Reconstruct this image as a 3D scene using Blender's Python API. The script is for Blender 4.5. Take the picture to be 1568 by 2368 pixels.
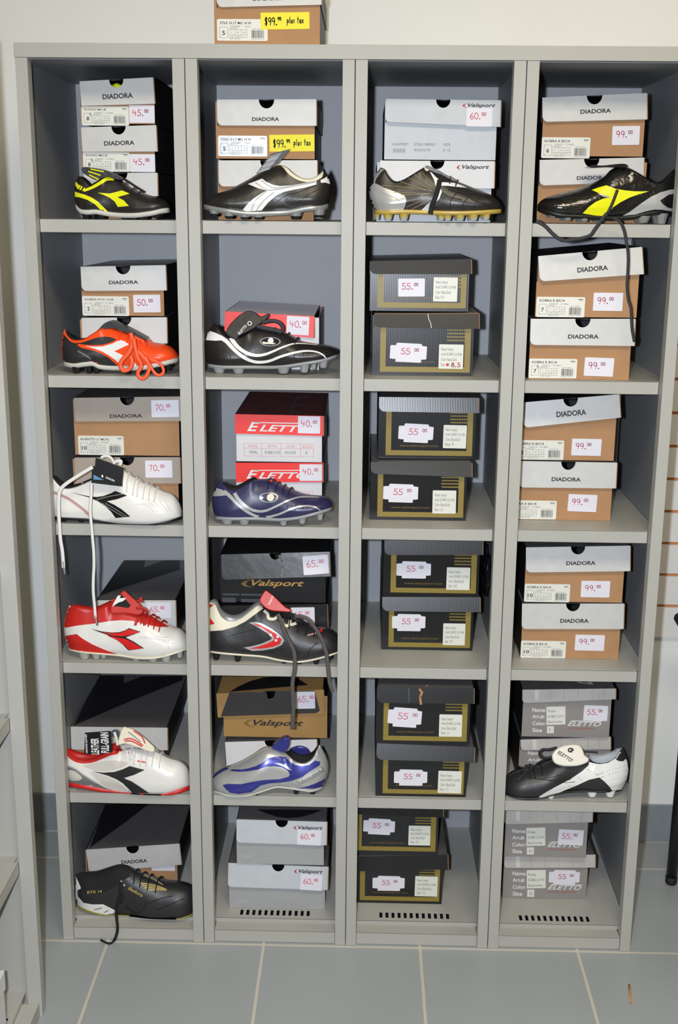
import bpy, bmesh, math, random
from mathutils import Vector, Matrix, Euler
from mathutils.bvhtree import BVHTree
random.seed(7)
S = bpy.context.scene
COL = S.collection
for o in list(bpy.data.objects):
    bpy.data.objects.remove(o, do_unlink=True)

# ------------------------------------------------------------------ camera, light, exposure
FPX = 2742.4
CAM = Vector((0.63302, -2.24282, 1.53209))
ROT = Euler((1.321834, -0.008595, 0.022225), 'XYZ')
cd = bpy.data.cameras.new('camera'); cam = bpy.data.objects.new('camera', cd); COL.objects.link(cam)
cam.location = CAM; cam.rotation_euler = ROT
cd.sensor_fit = 'VERTICAL'; cd.sensor_height = 24.0; cd.lens = 24.0 * FPX / 2368.0
cd.clip_start = 0.05
cd.dof.use_dof = True; cd.dof.focus_distance = 2.28; cd.dof.aperture_fstop = 4.5
S.camera = cam

def lamp(name, kind, loc, target, energy, color, size=0.1, size_y=None):
    l = bpy.data.lights.new(name, kind); o = bpy.data.objects.new(name, l); COL.objects.link(o)
    o.location = loc; o.rotation_euler = (Vector(target) - Vector(loc)).to_track_quat('-Z', 'Y').to_euler()
    l.energy = energy; l.color = color
    if kind == 'AREA':
        l.shape = 'RECTANGLE' if size_y else 'DISK'; l.size = size
        if size_y: l.size_y = size_y
    return o
# the camera's own flash, held left of the lens (its shadows fall to the right of every edge)
FLASH = 162.0
fl = lamp('camera_flash', 'SPOT', (0.545, -2.235, 1.545), (0.62, 0.0, 0.42), FLASH, (0.84, 0.90, 1.0))
fl.data.spot_size = math.radians(132); fl.data.spot_blend = 1.0; fl.data.shadow_soft_size = 0.02
# warm fluorescent ceiling fittings of the shop
AMB = 36.0
lamp('ceiling_lamp_near', 'AREA', (0.9, -1.9, 2.95), (0.9, -1.5, 0), AMB, (1.0, 0.88, 0.66), 1.2, 0.6)
lamp('ceiling_lamp_far', 'AREA', (2.2, -0.5, 2.95), (2.1, -0.4, 0), AMB * 0.25, (1.0, 0.88, 0.68), 1.2, 0.6)
W = bpy.data.worlds.new('shop_ambient'); S.world = W; W.use_nodes = True
W.node_tree.nodes['Background'].inputs[0].default_value = (1.0, 0.86, 0.52, 1)
W.node_tree.nodes['Background'].inputs[1].default_value = 0.12
S.view_settings.view_transform = 'Standard'; S.view_settings.look = 'None'
S.view_settings.exposure = 0.0; S.view_settings.gamma = 1.0
S.view_settings.use_curve_mapping = False

RM = ROT.to_matrix()
def ray(x, y): return RM @ Vector(((x - 784) / FPX, -(y - 1184) / FPX, -1.0))
def atY(p, Y):
    d = ray(*p); return CAM + d * ((Y - CAM.y) / d.y)
def atZ(p, Z):
    d = ray(*p); return CAM + d * ((Z - CAM.z) / d.z)
# photo crops the measurements were read in: (x offset, y offset, magnification)
REG = dict(T=(440,0,4.3556), A1=(0,80,3.5636), A2=(420,0,3.7333), A3=(800,100,3.7333), A4=(1180,100,4.0412),
  B1=(60,530,3.92), B2=(430,530,3.92), B3=(800,530,3.92), B4=(1168,500,3.92),
  C1=(60,890,3.92), C2=(430,890,3.92), C3=(800,890,3.92), C4=(1168,890,3.92),
  D1=(60,1230,3.92), D2=(430,1230,3.92), D3=(800,1230,3.92), D4=(1168,1230,3.92),
  E1=(60,1540,3.92), E2=(430,1540,3.92), E3=(800,1540,3.92), E4=(1148,1540,3.7333),
  F1=(60,1850,3.92), F2=(430,1850,3.92), F3=(780,1850,3.92), F4=(1118,1850,3.4844))
def px(reg, p):
    ox, oy, s = REG[reg]; return (ox + p[0] / s, oy + p[1] / s)
def pxs(reg, l): return [px(reg, p) for p in l]

# ------------------------------------------------------------------ materials
def lin(c): return tuple(((v / 255) / 12.92 if v / 255 <= 0.04045 else ((v / 255 + 0.055) / 1.055) ** 2.4) for v in c)
MATS = {}
def mat(name, rgb, rough=0.5, metal=0.0, spec=0.5, var=0.0, vscale=30.0, bump=0.0, bscale=60.0, ridges=None, coat=0.0, trans=0.0):
    if name in MATS: return MATS[name]
    m = bpy.data.materials.new(name); m.use_nodes = True; MATS[name] = m
    nt = m.node_tree; b = nt.nodes['Principled BSDF']; L = nt.links
    c = lin(rgb)
    b.inputs['Base Color'].default_value = (*c, 1); b.inputs['Roughness'].default_value = rough
    b.inputs['Metallic'].default_value = metal; b.inputs['Specular IOR Level'].default_value = spec
    b.inputs['Coat Weight'].default_value = coat
    b.inputs['Transmission Weight'].default_value = trans
    tc = nt.nodes.new('ShaderNodeTexCoord')
    if var > 0:
        n = nt.nodes.new('ShaderNodeTexNoise'); n.inputs['Scale'].default_value = vscale; n.inputs['Detail'].default_value = 4
        L.new(tc.outputs['Object'], n.inputs['Vector'])
        r = nt.nodes.new('ShaderNodeMapRange'); r.inputs['From Min'].default_value = 0.3; r.inputs['From Max'].default_value = 0.7
        r.inputs['To Min'].default_value = 1 - var; r.inputs['To Max'].default_value = 1 + var
        L.new(n.outputs['Fac'], r.inputs['Value'])
        mx = nt.nodes.new('ShaderNodeVectorMath'); mx.operation = 'SCALE'; mx.inputs[0].default_value = c
        L.new(r.outputs[0], mx.inputs['Scale']); L.new(mx.outputs[0], b.inputs['Base Color'])
    if ridges:
        w = nt.nodes.new('ShaderNodeTexWave'); w.wave_type = 'BANDS'; w.bands_direction = ridges[0]
        w.inputs['Scale'].default_value = ridges[1]; w.inputs['Distortion'].default_value = 0.4
        L.new(tc.outputs['Object'], w.inputs['Vector'])
        bp = nt.nodes.new('ShaderNodeBump'); bp.inputs['Strength'].default_value = ridges[2]; bp.inputs['Distance'].default_value = 0.001
        L.new(w.outputs['Fac'], bp.inputs['Height']); L.new(bp.outputs[0], b.inputs['Normal'])
    elif bump > 0:
        n2 = nt.nodes.new('ShaderNodeTexNoise'); n2.inputs['Scale'].default_value = bscale; n2.inputs['Detail'].default_value = 3
        L.new(tc.outputs['Object'], n2.inputs['Vector'])
        bp = nt.nodes.new('ShaderNodeBump'); bp.inputs['Strength'].default_value = bump; bp.inputs['Distance'].default_value = 0.002
        L.new(n2.outputs['Fac'], bp.inputs['Height']); L.new(bp.outputs[0], b.inputs['Normal'])
    return m

M_wall = mat('white_wall_paint', (244, 245, 242), 0.75, var=0.015, vscale=6, bump=0.03, bscale=150)
M_inner = mat('shaded_inner_grey', (146, 148, 151), 0.5, spec=0.25, var=0.02, vscale=9)  # same locker paint, darkened: the shade inside is put into the colour
M_back = mat('flash_tinted_back_grey', (176, 179, 183), 0.5, spec=0.3, var=0.02, vscale=9)  # same locker paint, cooled: the bluish flash light is put into the colour
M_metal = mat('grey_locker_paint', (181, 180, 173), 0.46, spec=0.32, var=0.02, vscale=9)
M_slot = mat('slot_darkness', (12, 14, 18), 0.9)
M_kraft = mat('kraft_card', (181, 139, 101), 0.75, spec=0.25, var=0.04, vscale=25)
M_kraft2 = mat('kraft_card_gold', (176, 138, 86), 0.75, spec=0.25, var=0.05, vscale=25)
M_kedge = mat('kraft_edge', (176, 132, 96), 0.85)
M_silver = mat('silver_card', (208, 208, 206), 0.42, metal=0.10, spec=0.5, var=0.03, vscale=60)
M_taupe = mat('taupe_card', (172, 160, 148), 0.5, spec=0.4, var=0.03, vscale=60)
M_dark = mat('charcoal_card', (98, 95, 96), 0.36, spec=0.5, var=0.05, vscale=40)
M_black = mat('black_card', (26, 26, 28), 0.5, spec=0.4)
M_ink = mat('black_ink', (40, 40, 44), 0.6)
M_inkl = mat('grey_ink', (122, 122, 126), 0.7)
M_red_ink = mat('red_pen', (222, 52, 84), 0.6)
M_blk_pen = mat('black_pen', (60, 58, 30), 0.6)
M_paper = mat('white_sticker', (232, 230, 240), 0.5)
M_label = mat('cream_label', (232, 232, 222), 0.45)
M_yel_paper = mat('yellow_note', (248, 236, 48), 0.6)
M_rib = mat('black_ridged_card', (23, 23, 25), 0.30, spec=0.55, ridges=('X', 95.0, 0.08))
M_gloss = mat('black_gloss_card', (34, 33, 34), 0.28, spec=0.6, bump=0.35, bscale=18)
M_glare = mat('glare_maroon_card', (190, 160, 162), 0.2, spec=0.9, var=0.05)  # maroon lid top paled, its glare put into the base colour
M_gold = mat('gold_print', (146, 127, 58), 0.45, metal=0.0)
M_gold_dim = mat('gold_lettering', (128, 104, 44), 0.5)
M_ered = mat('red_card', (246, 42, 32), 0.45)
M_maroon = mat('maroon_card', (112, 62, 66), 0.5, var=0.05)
M_white_card = mat('white_card', (226, 226, 228), 0.5, var=0.02)
M_vgrey = mat('mid_grey_card', (172, 173, 174), 0.5, var=0.03, vscale=40)
M_vsil = mat('pale_silver_card', (200, 205, 211), 0.5, metal=0.0, var=0.03, vscale=40)
M_egrey = mat('grey_print_card', (150, 145, 142), 0.5, var=0.04)
M_elid = mat('pale_grey_lid', (194, 189, 184), 0.5, var=0.06, vscale=20)
M_white_ink = mat('white_ink', (236, 236, 236), 0.5)
M_pink_ink = mat('pink_ink', (226, 150, 150), 0.6)
M_dkred_ink = mat('dark_red_ink', (190, 60, 50), 0.6)

# ------------------------------------------------------------------ object helpers
def link_mesh(name, verts, faces, mats, midx=None, parent=None, smooth=False, loc=None, recalc=True):
    me = bpy.data.meshes.new(name)
    L = Vector(loc) if loc is not None else Vector((0, 0, 0))
    me.from_pydata([tuple(Vector(v) - L) for v in verts], [], faces)
    if not isinstance(mats, (list, tuple)): mats = [mats]
    for m in mats: me.materials.append(m)
    if midx:
        for i, p in enumerate(me.polygons): p.material_index = midx[i]
    if recalc:
        bm = bmesh.new(); bm.from_mesh(me); bmesh.ops.recalc_face_normals(bm, faces=bm.faces); bm.to_mesh(me); bm.free()
    if smooth:
        for p in me.polygons: p.use_smooth = True
    me.update()
    o = bpy.data.objects.new(name, me); COL.objects.link(o)
    if parent is not None: o.parent = parent
    return o
def thing(name, label, cat, loc=(0, 0, 0), group=None, rotz=0.0):
    o = bpy.data.objects.new(name, None); COL.objects.link(o); o.empty_display_size = 0.02
    o.location = loc; o.rotation_euler = (0, 0, rotz)
    o['label'] = label; o['category'] = cat
    if group: o['group'] = group
    return o
def struct(o): o['kind'] = 'structure'; return o
def bevel(o, w=0.001, seg=2):
    m = o.modifiers.new('bevel', 'BEVEL'); m.width = w; m.segments = seg; m.limit_method = 'ANGLE'; m.angle_limit = math.radians(40); return o

class MB:
    """collects shapes into one mesh"""
    def __init__(s): s.v = []; s.f = []; s.m = []
    def add(s, vs, fs, mi=0):
        n = len(s.v); s.v += [Vector(v) for v in vs]
        for f in fs: s.f.append([i + n for i in f]); s.m.append(mi)
    def box(s, x0, x1, y0, y1, z0, z1, mi=0):
        s.add([(x0,y0,z0),(x1,y0,z0),(x1,y1,z0),(x0,y1,z0),(x0,y0,z1),(x1,y0,z1),(x1,y1,z1),(x0,y1,z1)],
              [(0,3,2,1),(4,5,6,7),(0,1,5,4),(1,2,6,5),(2,3,7,6),(3,0,4,7)], mi)
    def prism(s, poly, d, mi=0, mi_back=None):
        """poly: 3D points of a flat outline, extruded by vector d"""
        n = len(poly); d = Vector(d); p = [Vector(q) for q in poly]
        s.add(p + [q + d for q in p], [list(range(n))], mi)
        b = len(s.v) - 2 * n
        s.f.append([b + n + i for i in reversed(range(n))]); s.m.append(mi if mi_back is None else mi_back)
        for i in range(n):
            j = (i + 1) % n; s.f.append([b + i, b + n + i, b + n + j, b + j]); s.m.append(mi if mi_back is None else mi_back)
    def tube(s, pts, r, n=8, mi=0, ry=None, cap=True, side=None):
        pts = [Vector(p) for p in pts]; rings = []
        for i, p in enumerate(pts):
            t = (pts[min(i + 1, len(pts) - 1)] - pts[max(i - 1, 0)]).normalized()
            ref = side if side is not None else (Vector((0, 0, 1)) if abs(t.z) < 0.9 else Vector((0, 1, 0)))
            a = t.cross(ref)
            if a.length < 1e-4: a = t.cross(Vector((1, 0, 0)))
            a.normalize(); b = t.cross(a).normalized()
            rr = r[i] if isinstance(r, (list, tuple)) else r
            r2 = rr if ry is None else ry
            rings.append([p + a * math.cos(k * 2 * math.pi / n) * rr + b * math.sin(k * 2 * math.pi / n) * r2 for k in range(n)])
        base = len(s.v)
        for rg in rings: s.v += rg
        for i in range(len(rings) - 1):
            for k in range(n):
                q = (k + 1) % n
                s.f.append([base + i*n + k, base + i*n + q, base + (i+1)*n + q, base + (i+1)*n + k]); s.m.append(mi)
        if cap:
            s.f.append([base + k for k in reversed(range(n))]); s.m.append(mi)
            s.f.append([base + (len(rings)-1)*n + k for k in range(n)]); s.m.append(mi)
    def build(s, name, mats, parent=None, loc=None, smooth=False, recalc=True):
        return link_mesh(name, s.v, s.f, mats, s.m, parent, smooth, loc, recalc)

TEXT = {}
def text_mesh(txt, shear=0.0, bold=0.0):
    """2D outline triangles of a line of lettering, normalised to its own bounding box"""
    k = (txt, shear, bold)
    if k in TEXT: return TEXT[k]
    cu = bpy.data.curves.new('lettering', 'FONT'); cu.body = txt; cu.resolution_u = 3; cu.shear = shear; cu.offset = bold
    ob = bpy.data.objects.new('lettering', cu); COL.objects.link(ob)
    dg = bpy.context.evaluated_depsgraph_get(); dg.update()
    me = bpy.data.meshes.new_from_object(ob.evaluated_get(dg))
    vs = [(v.co.x, v.co.y) for v in me.vertices]; fs = [list(p.vertices) for p in me.polygons]
    bpy.data.objects.remove(ob, do_unlink=True); bpy.data.curves.remove(cu); bpy.data.meshes.remove(me)
    x0 = min(v[0] for v in vs); x1 = max(v[0] for v in vs); y0 = min(v[1] for v in vs); y1 = max(v[1] for v in vs)
    out = ([((a - x0) / (x1 - x0), (b - y0) / (y1 - y0)) for a, b in vs], fs, (x1 - x0) / (y1 - y0))
    TEXT[k] = out; return out

def arc(cx, cy, rx, ry, a0, a1, n=10):
    return [(cx + rx * math.cos(math.radians(a0 + (a1 - a0) * i / n)), cy + ry * math.sin(math.radians(a0 + (a1 - a0) * i / n))) for i in range(n + 1)]
GL = {  # pen strokes of handwriting in a unit box
 '0': (0.62, [arc(.3,.5,.29,.5,80,440,16)]),
 '4': (0.7, [[(.12,1),(.02,.5),(.6,.42)], [(.5,.8),(.42,.0)]]),
 '5': (0.66, [[(.62,.98),(.14,1),(.1,.58)] + arc(.25,.3,.34,.3,85,-150,9)]),
 '6': (0.6, [[(.42,1),(.1,.6)] + arc(.3,.25,.26,.25,160,520,12)]),
 '7': (0.62, [[(.02,.92),(.55,1),(.25,0)]]),
 '8': (0.6, [arc(.3,.74,.2,.25,-90,270,12), arc(.3,.25,.27,.26,90,450,12)]),
 '9': (0.62, [arc(.27,.72,.25,.27,20,370,12) + [(.5,.4),(.36,0)]]),
 '.': (0.28, [arc(.1,.05,.05,.05,0,360,6)]),
 '$': (0.66, [[(.55,.85),(.2,.9),(.1,.65),(.5,.42),(.42,.15),(.05,.15)], [(.28,1.08),(.3,-.08)], [(.38,1.08),(.4,-.08)]]),
 ' ': (0.4, []),
 'p': (0.5, [[(.08,.6),(.05,-.3)], arc(.22,.35,.18,.22,150,-150,8)]),
 'l': (0.25, [[(.15,1),(.08,.05)]]),
 'u': (0.5, [[(.05,.55),(.08,.1),(.25,.05),(.38,.55),(.4,.05)]]),
 's': (0.4, [[(.35,.55),(.1,.5),(.3,.25),(.05,.05)]]),
 't': (0.45, [[(.2,1),(.15,.05)], [(0,.65),(.4,.68)]]),
 'a': (0.5, [arc(.2,.3,.18,.25,60,330,8) + [(.38,.55),(.42,.05)]]),
 'x': (0.5, [[(.03,.55),(.4,.05)], [(.42,.58),(.02,.03)]]),
}
class Decal:
    """flat print built on a plane O + u*U + v*V, lifted along N"""
    def __init__(s, O, U, V, N): s.O = Vector(O); s.U = Vector(U); s.V = Vector(V); s.N = Vector(N).normalized(); s.mb = MB(); s.mats = []
    def mi(s, m):
        if m not in s.mats: s.mats.append(m)
        return s.mats.index(m)
    def hit(s, p):
        d = ray(*p); t = (s.O - CAM).dot(s.N) / d.dot(s.N); q = CAM + d * t - s.O
        return (q.dot(s.U), q.dot(s.V))
    def P(s, u, v, h): return s.O + s.U * u + s.V * v + s.N * h
    def poly(s, uv, m, h=0.0006):
        vs = [s.P(u, v, h) for u, v in uv]; s.mb.add(vs, [list(range(len(vs)))], s.mi(m))
    def slab(s, uv, m, h=0.0008):
        """a sheet with thickness lying on the plane"""
        s.mb.prism([s.P(u, v, h) for u, v in uv], s.N * (-h + 0.0001), s.mi(m))
    def fr(s, R, a, b):  # fraction inside a rotated rectangle R=(cu,cv,w,h,rot)
        cu, cv, w, h, r = R; x = (a - .5) * w; y = (b - .5) * h; c, q = math.cos(r), math.sin(r)
        return (cu + x * c - y * q, cv + x * q + y * c)
    def rect(s, R, a0, b0, a1, b1, m, h=0.0006): s.poly([s.fr(R, a0, b0), s.fr(R, a1, b0), s.fr(R, a1, b1), s.fr(R, a0, b1)], m, h)
    def rrect(s, R, m, h=0.0008, rad=0.06):
        asp = R[2] / R[3]; rx, ry = rad / asp, rad; pts = []
        for cx, cy, a in ((1 - rx, 1 - ry, 0), (rx, 1 - ry, 90), (rx, ry, 180), (1 - rx, ry, 270)): pts += arc(cx, cy, rx, ry, a, a + 90, 3)
        s.slab([s.fr(R, a, b) for a, b in pts], m, h)
    def text(s, R, a0, b0, a1, b1, txt, m, h=0.001, shear=0.0, bold=0.0, vert=False):
        vs, fs, asp = text_mesh(txt, shear, bold)
        if vert: q = [s.P(*s.fr(R, a1 - y * (a1 - a0), b0 + x * (b1 - b0)), h) for x, y in vs]
        else: q = [s.P(*s.fr(R, a0 + x * (a1 - a0), b0 + y * (b1 - b0)), h) for x, y in vs]
        s.mb.add(q, fs, s.mi(m))
    def stroke(s, pts, w, m, h):
        for i in range(len(pts) - 1):
            a, b = Vector(pts[i]), Vector(pts[i + 1]); t = b - a
            if t.length < 1e-7: continue
            t.normalize(); n = Vector((-t.y, t.x)) * w / 2; e = t * w * .3
            s.poly([tuple(a - e - n), tuple(b + e - n), tuple(b + e + n), tuple(a - e + n)], m, h)
    def write(s, R, a0, b0, hgt, txt, m, wid=0.0014, h=0.0012, scale_x=1.0):
        """handwriting; hgt is the digit height as a fraction of the rectangle; '^' raises the rest"""
        a = a0; k = hgt; asp = R[3] / R[2]; b = b0
        for ch in txt:
            if ch == '^': b = b0 + hgt * 0.55; k = hgt * 0.5; continue
            if ch == '_': b = b0; k = hgt; continue
            w, st = GL[ch]
            for line in st: s.stroke([s.fr(R, a + x * k * asp * scale_x * 1.25, b + y * k) for x, y in line], wid * (0.85 if k < hgt else 1), m, h)
            a += (w + .14) * k * asp * scale_x * 1.25
    def rectpx(s, r, reg, rot=0.0):
        """pixel rectangle -> (cu,cv,w,h,rot) on the plane"""
        x0, y0, x1, y1 = r; xm, ym = (x0 + x1) / 2, (y0 + y1) / 2
        c = s.hit(px(reg, (xm, ym))); l = s.hit(px(reg, (x0, ym))); q = s.hit(px(reg, (x1, ym)))
        t = s.hit(px(reg, (xm, y0))); d = s.hit(px(reg, (xm, y1)))
        return (c[0], c[1], math.dist(l, q), math.dist(t, d), rot)
    def build(s, name, parent, loc): return s.mb.build(name, s.mats, parent, loc, recalc=False)
def clip_cell(poly, x0, x1, y0, y1):
    def cut(p, f, inter):
        out = []
        for i in range(len(p)):
            a, b = p[i - 1], p[i]; fa, fb = f(a), f(b)
            if fb:
                if not fa: out.append(inter(a, b))
                out.append(b)
            elif fa: out.append(inter(a, b))
        return out
    def ix(c): return lambda a, b: (c, a[1] + (b[1] - a[1]) * (c - a[0]) / (b[0] - a[0]))
    def iy(c): return lambda a, b: (a[0] + (b[0] - a[0]) * (c - a[1]) / (b[1] - a[1]), c)
    p = cut(poly, lambda q: q[0] >= x0, ix(x0))
    if p: p = cut(p, lambda q: q[0] <= x1, ix(x1))
    if p: p = cut(p, lambda q: q[1] >= y0, iy(y0))
    if p: p = cut(p, lambda q: q[1] <= y1, iy(y1))
    return p
# ------------------------------------------------------------------ room
def tile_floor_mat():
    m = bpy.data.materials.new('grey_floor_tile'); m.use_nodes = True; nt = m.node_tree; L = nt.links; b = nt.nodes['Principled BSDF']
    b.inputs['Roughness'].default_value = 0.38; b.inputs['Specular IOR Level'].default_value = 0.4
    g = nt.nodes.new('ShaderNodeNewGeometry'); sp = nt.nodes.new('ShaderNodeSeparateXYZ'); L.new(g.outputs['Position'], sp.inputs[0])
    nz = nt.nodes.new('ShaderNodeTexNoise'); nz.inputs['Scale'].default_value = 18; L.new(g.outputs['Position'], nz.inputs['Vector'])
    def mth(op, a, c):
        n = nt.nodes.new('ShaderNodeMath'); n.operation = op
        for i, q in enumerate((a, c)):
            if isinstance(q, (int, float)): n.inputs[i].default_value = q
            elif q is not None: L.new(q, n.inputs[i])
        return n.outputs[0]
    def line(sock, off):
        k = mth('ADD', mth('SUBTRACT', sock, off), 10 * 0.3365)
        k = mth('ADD', k, mth('MULTIPLY', mth('SUBTRACT', nz.outputs['Fac'], 0.5), 0.002))
        k = mth('MODULO', k, 0.3365); k = mth('ABSOLUTE', mth('SUBTRACT', k, 0.3365 / 2), None); return mth('GREATER_THAN', k, 0.3365 / 2 - 0.0030)
    gx = line(sp.outputs[0], 0.0975); gy = line(sp.outputs[1], -0.0045); gr = mth('MAXIMUM', gx, gy)
    n1 = nt.nodes.new('ShaderNodeTexNoise'); n1.inputs['Scale'].default_value = 260; n1.inputs['Detail'].default_value = 5; L.new(g.outputs['Position'], n1.inputs['Vector'])
    n2 = nt.nodes.new('ShaderNodeTexNoise'); n2.inputs['Scale'].default_value = 5; n2.inputs['Detail'].default_value = 4; L.new(g.outputs['Position'], n2.inputs['Vector'])
    r = nt.nodes.new('ShaderNodeMix'); r.data_type = 'RGBA'; r.inputs['A'].default_value = (*lin((150, 157, 160)), 1); r.inputs['B'].default_value = (*lin((176, 181, 182)), 1)
    L.new(mth('ADD', mth('MULTIPLY', n1.outputs['Fac'], .6), mth('MULTIPLY', n2.outputs['Fac'], .4)), r.inputs['Factor'])
    q = nt.nodes.new('ShaderNodeMix'); q.data_type = 'RGBA'; L.new(gr, q.inputs['Factor']); L.new(r.outputs['Result'], q.inputs['A']); q.inputs['B'].default_value = (*lin((208, 201, 188)), 1)
    L.new(q.outputs['Result'], b.inputs['Base Color'])
    bp = nt.nodes.new('ShaderNodeBump'); bp.inputs['Strength'].default_value = 0.3; bp.inputs['Distance'].default_value = 0.001; bp.invert = True
    L.new(gr, bp.inputs['Height']); L.new(bp.outputs[0], b.inputs['Normal'])
    return m
M_floor = tile_floor_mat()
mb = MB(); mb.box(-1.2, 2.2, -3.2, 0.58, -0.05, 0.0); struct(mb.build('floor', M_floor))
mb = MB(); mb.box(-1.2, 2.2, 0.463, 0.58, 0.0, 2.9); struct(mb.build('wall_back', M_wall))
M_base = mat('grey_baseboard_tile', (138, 146, 152), 0.4, var=0.06, vscale=40)
M_grout = mat('pale_grout', (200, 192, 180), 0.8)
mb = MB()
for k in range(-3, 7):
    x = 0.0975 + 0.3365 * k
    mb.box(x + .002, x + .3345, 0.453, 0.463, 0.004, 0.1035, 0)
mb.box(-1.2, 2.2, 0.456, 0.463, 0.0, 0.1025, 1)
struct(mb.build('baseboard_back', [M_base, M_grout]))

# white slatwall panel with wooden grooves right of the lockers
M_slat = mat('white_slat_laminate', (232, 230, 228), 0.45)
M_mdf = mat('brown_groove_board', (206, 138, 84), 0.7, var=0.1, vscale=40)
sw = thing('slatwall_panel', 'white slatwall panel with brown wooden grooves on the wall right of the lockers', 'wall panel', (1.6, 0.46, 0.55))
mb = MB(); zs = [0.552 + 0.0771 * k for k in range(17)]
zs = [0.5505] + [0.6286 + 0.0771 * k for k in range(15)]
for i in range(len(zs) - 1): mb.box(1.235, 1.9, 0.4475, 0.4625, zs[i] + (0.004 if i else 0), zs[i + 1] - 0.004)
mb.build('slat_board', M_slat, sw, sw.location)
mb = MB()
for z in zs[1:-1]: mb.box(1.235, 1.9, 0.4555, 0.4625, z - 0.004, z + 0.004)
mb.build('slat_groove', M_mdf, sw, sw.location)

# ------------------------------------------------------------------ lockers
SH = [1.5122, 1.2197, 0.9236, 0.6292, 0.3359]      # tops of the five shelves
LZ = 0.0284                                        # ledge above the plinth
HT = 1.7925
def locker(i, loc, rotz, label, group, shelf_in=0.028, shelf_gap=0.0):
    t = thing('locker', label, 'locker', loc, group, rotz); w = 0.305; p = 0.0225; D = 0.449
    for x0, x1 in ((0.0006, 0.0021), (w - 0.0021, w - 0.0006)):
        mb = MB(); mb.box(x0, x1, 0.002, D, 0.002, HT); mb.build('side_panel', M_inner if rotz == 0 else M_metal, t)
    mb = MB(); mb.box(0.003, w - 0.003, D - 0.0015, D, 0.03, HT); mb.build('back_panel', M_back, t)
    for s in (0, 1):
        a, b = (0.0008, p) if s == 0 else (w - p, w - 0.0008)
        mb = MB(); mb.box(a, b, 0.0, 0.0018, 0.0003, HT)
        x = b if s == 0 else a
        mb.box(x - 0.0016 if s == 0 else x, x if s == 0 else x + 0.0016, 0.001, 0.0272, 0.0003, HT)
        bevel(mb.build('frame_post', M_metal, t), 0.0007)
    for z in SH:
        mb = MB(); mb.box(0.003, w - 0.003, 0.0355, D - 0.002, z - 0.0014, z)
        mb.box(p + .0005 + shelf_gap, w - p - .0005 - shelf_gap, shelf_in, 0.0356, z - 0.0014, z)
        mb.box(p + .0005 + shelf_gap, w - p - .0005 - shelf_gap, shelf_in, shelf_in + .0014, z - 0.0246, z)
        mb.box(p + .0005 + shelf_gap, w - p - .0005 - shelf_gap, shelf_in, shelf_in + .012, z - 0.0246, z - 0.0232)
        bevel(mb.build('shelf', M_metal, t), 0.0006)
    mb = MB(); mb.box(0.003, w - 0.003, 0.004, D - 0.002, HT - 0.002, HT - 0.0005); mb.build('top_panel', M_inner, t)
    # plinth: lip, ledge and riser
    mb = MB(); a, b = p + .0005, w - p - .0005
    mb.box(a, b, 0.005, 0.0064, 0.001, LZ); mb.box(a, b, 0.005, 0.0385, LZ - 0.0014, LZ); mb.box(0.003, w - .003, 0.0372, 0.0385, LZ - .001, 0.0385)
    bevel(mb.build('plinth', M_metal, t), 0.0006)
    # perforated floor panel with twelve real slots
    mb = MB(); z0, z1 = 0.0370, 0.0385; ys = (0.0372, 0.0475, 0.0690, D - 0.002)
    mb.box(0.003, w - .003, ys[0], ys[1], z0, z1); mb.box(0.003, w - .003, ys[2], ys[3], z0, z1)
    xs = [0.0765 + 0.01325 * k for k in range(12)]; cur = 0.003
    for x in xs: mb.box(cur, x - 0.0033, ys[1], ys[2], z0, z1); cur = x + 0.0033
    mb.box(cur, w - .003, ys[1], ys[2], z0, z1); mb.build('floor_panel', M_metal, t)
    mb = MB(); mb.box(0.02, w - .02, 0.04, 0.2, 0.004, 0.006); mb.build('slot_dark_sheet', M_slot, t)  # added near-black sheet standing in for the darkness below the slots
    return t
LG = 'open grey lockers standing side by side'
locker(0, (0.0, 0, 0), 0, 'open grey metal locker with the neon-yellow, orange and white boots, next to the left gap', LG)
locker(1, (0.305, 0, 0), 0, 'open grey metal locker with red shoeboxes and navy boot, second from left', LG)
locker(2, (0.61, 0, 0), 0, 'open grey metal locker holding the stacks of black gold-framed shoeboxes', LG)
locker(3, (0.915, 0, 0), 0, 'open grey metal locker full of silver-lidded kraft boxes, far right of row', LG)
mb = MB(); mb.box(-0.0005, 1.2205, -0.0005, 0.0012, HT + 0.0004, 1.8175); mb.box(-0.0005, 1.2205, 0, 0.449, 1.8160, 1.8175); mb.box(-0.0005, 1.2205, 0, 0.02, HT + .0004, HT + .0018)
o = bevel(mb.build('locker_cover', M_metal), 0.0008)
o['label'] = 'long grey metal top cap running over all four lockers under the lone shoebox'; o['category'] = 'cabinet top'
locker(4, (0.0225, -0.535, 0), math.pi / 2, 'separate grey metal locker turned sideways at the left edge of the photo', None, 0.028, 0.0)

# white shoebox corner inside the sideways locker
t = thing('shoebox', 'white shoebox corner inside the sideways locker at lower left', 'shoebox', (-0.19, -0.43, 0.0385))
mb = MB(); mb.box(-0.30, -0.0125, -0.50, -0.362, 0.0387, 0.150); mb.build('box_base', M_white_card, t, t.location)
mb = MB(); mb.box(-0.302, -0.0095, -0.502, -0.359, 0.140, 0.180); bevel(mb.build('lid', M_white_card, t, t.location), .002)

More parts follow.
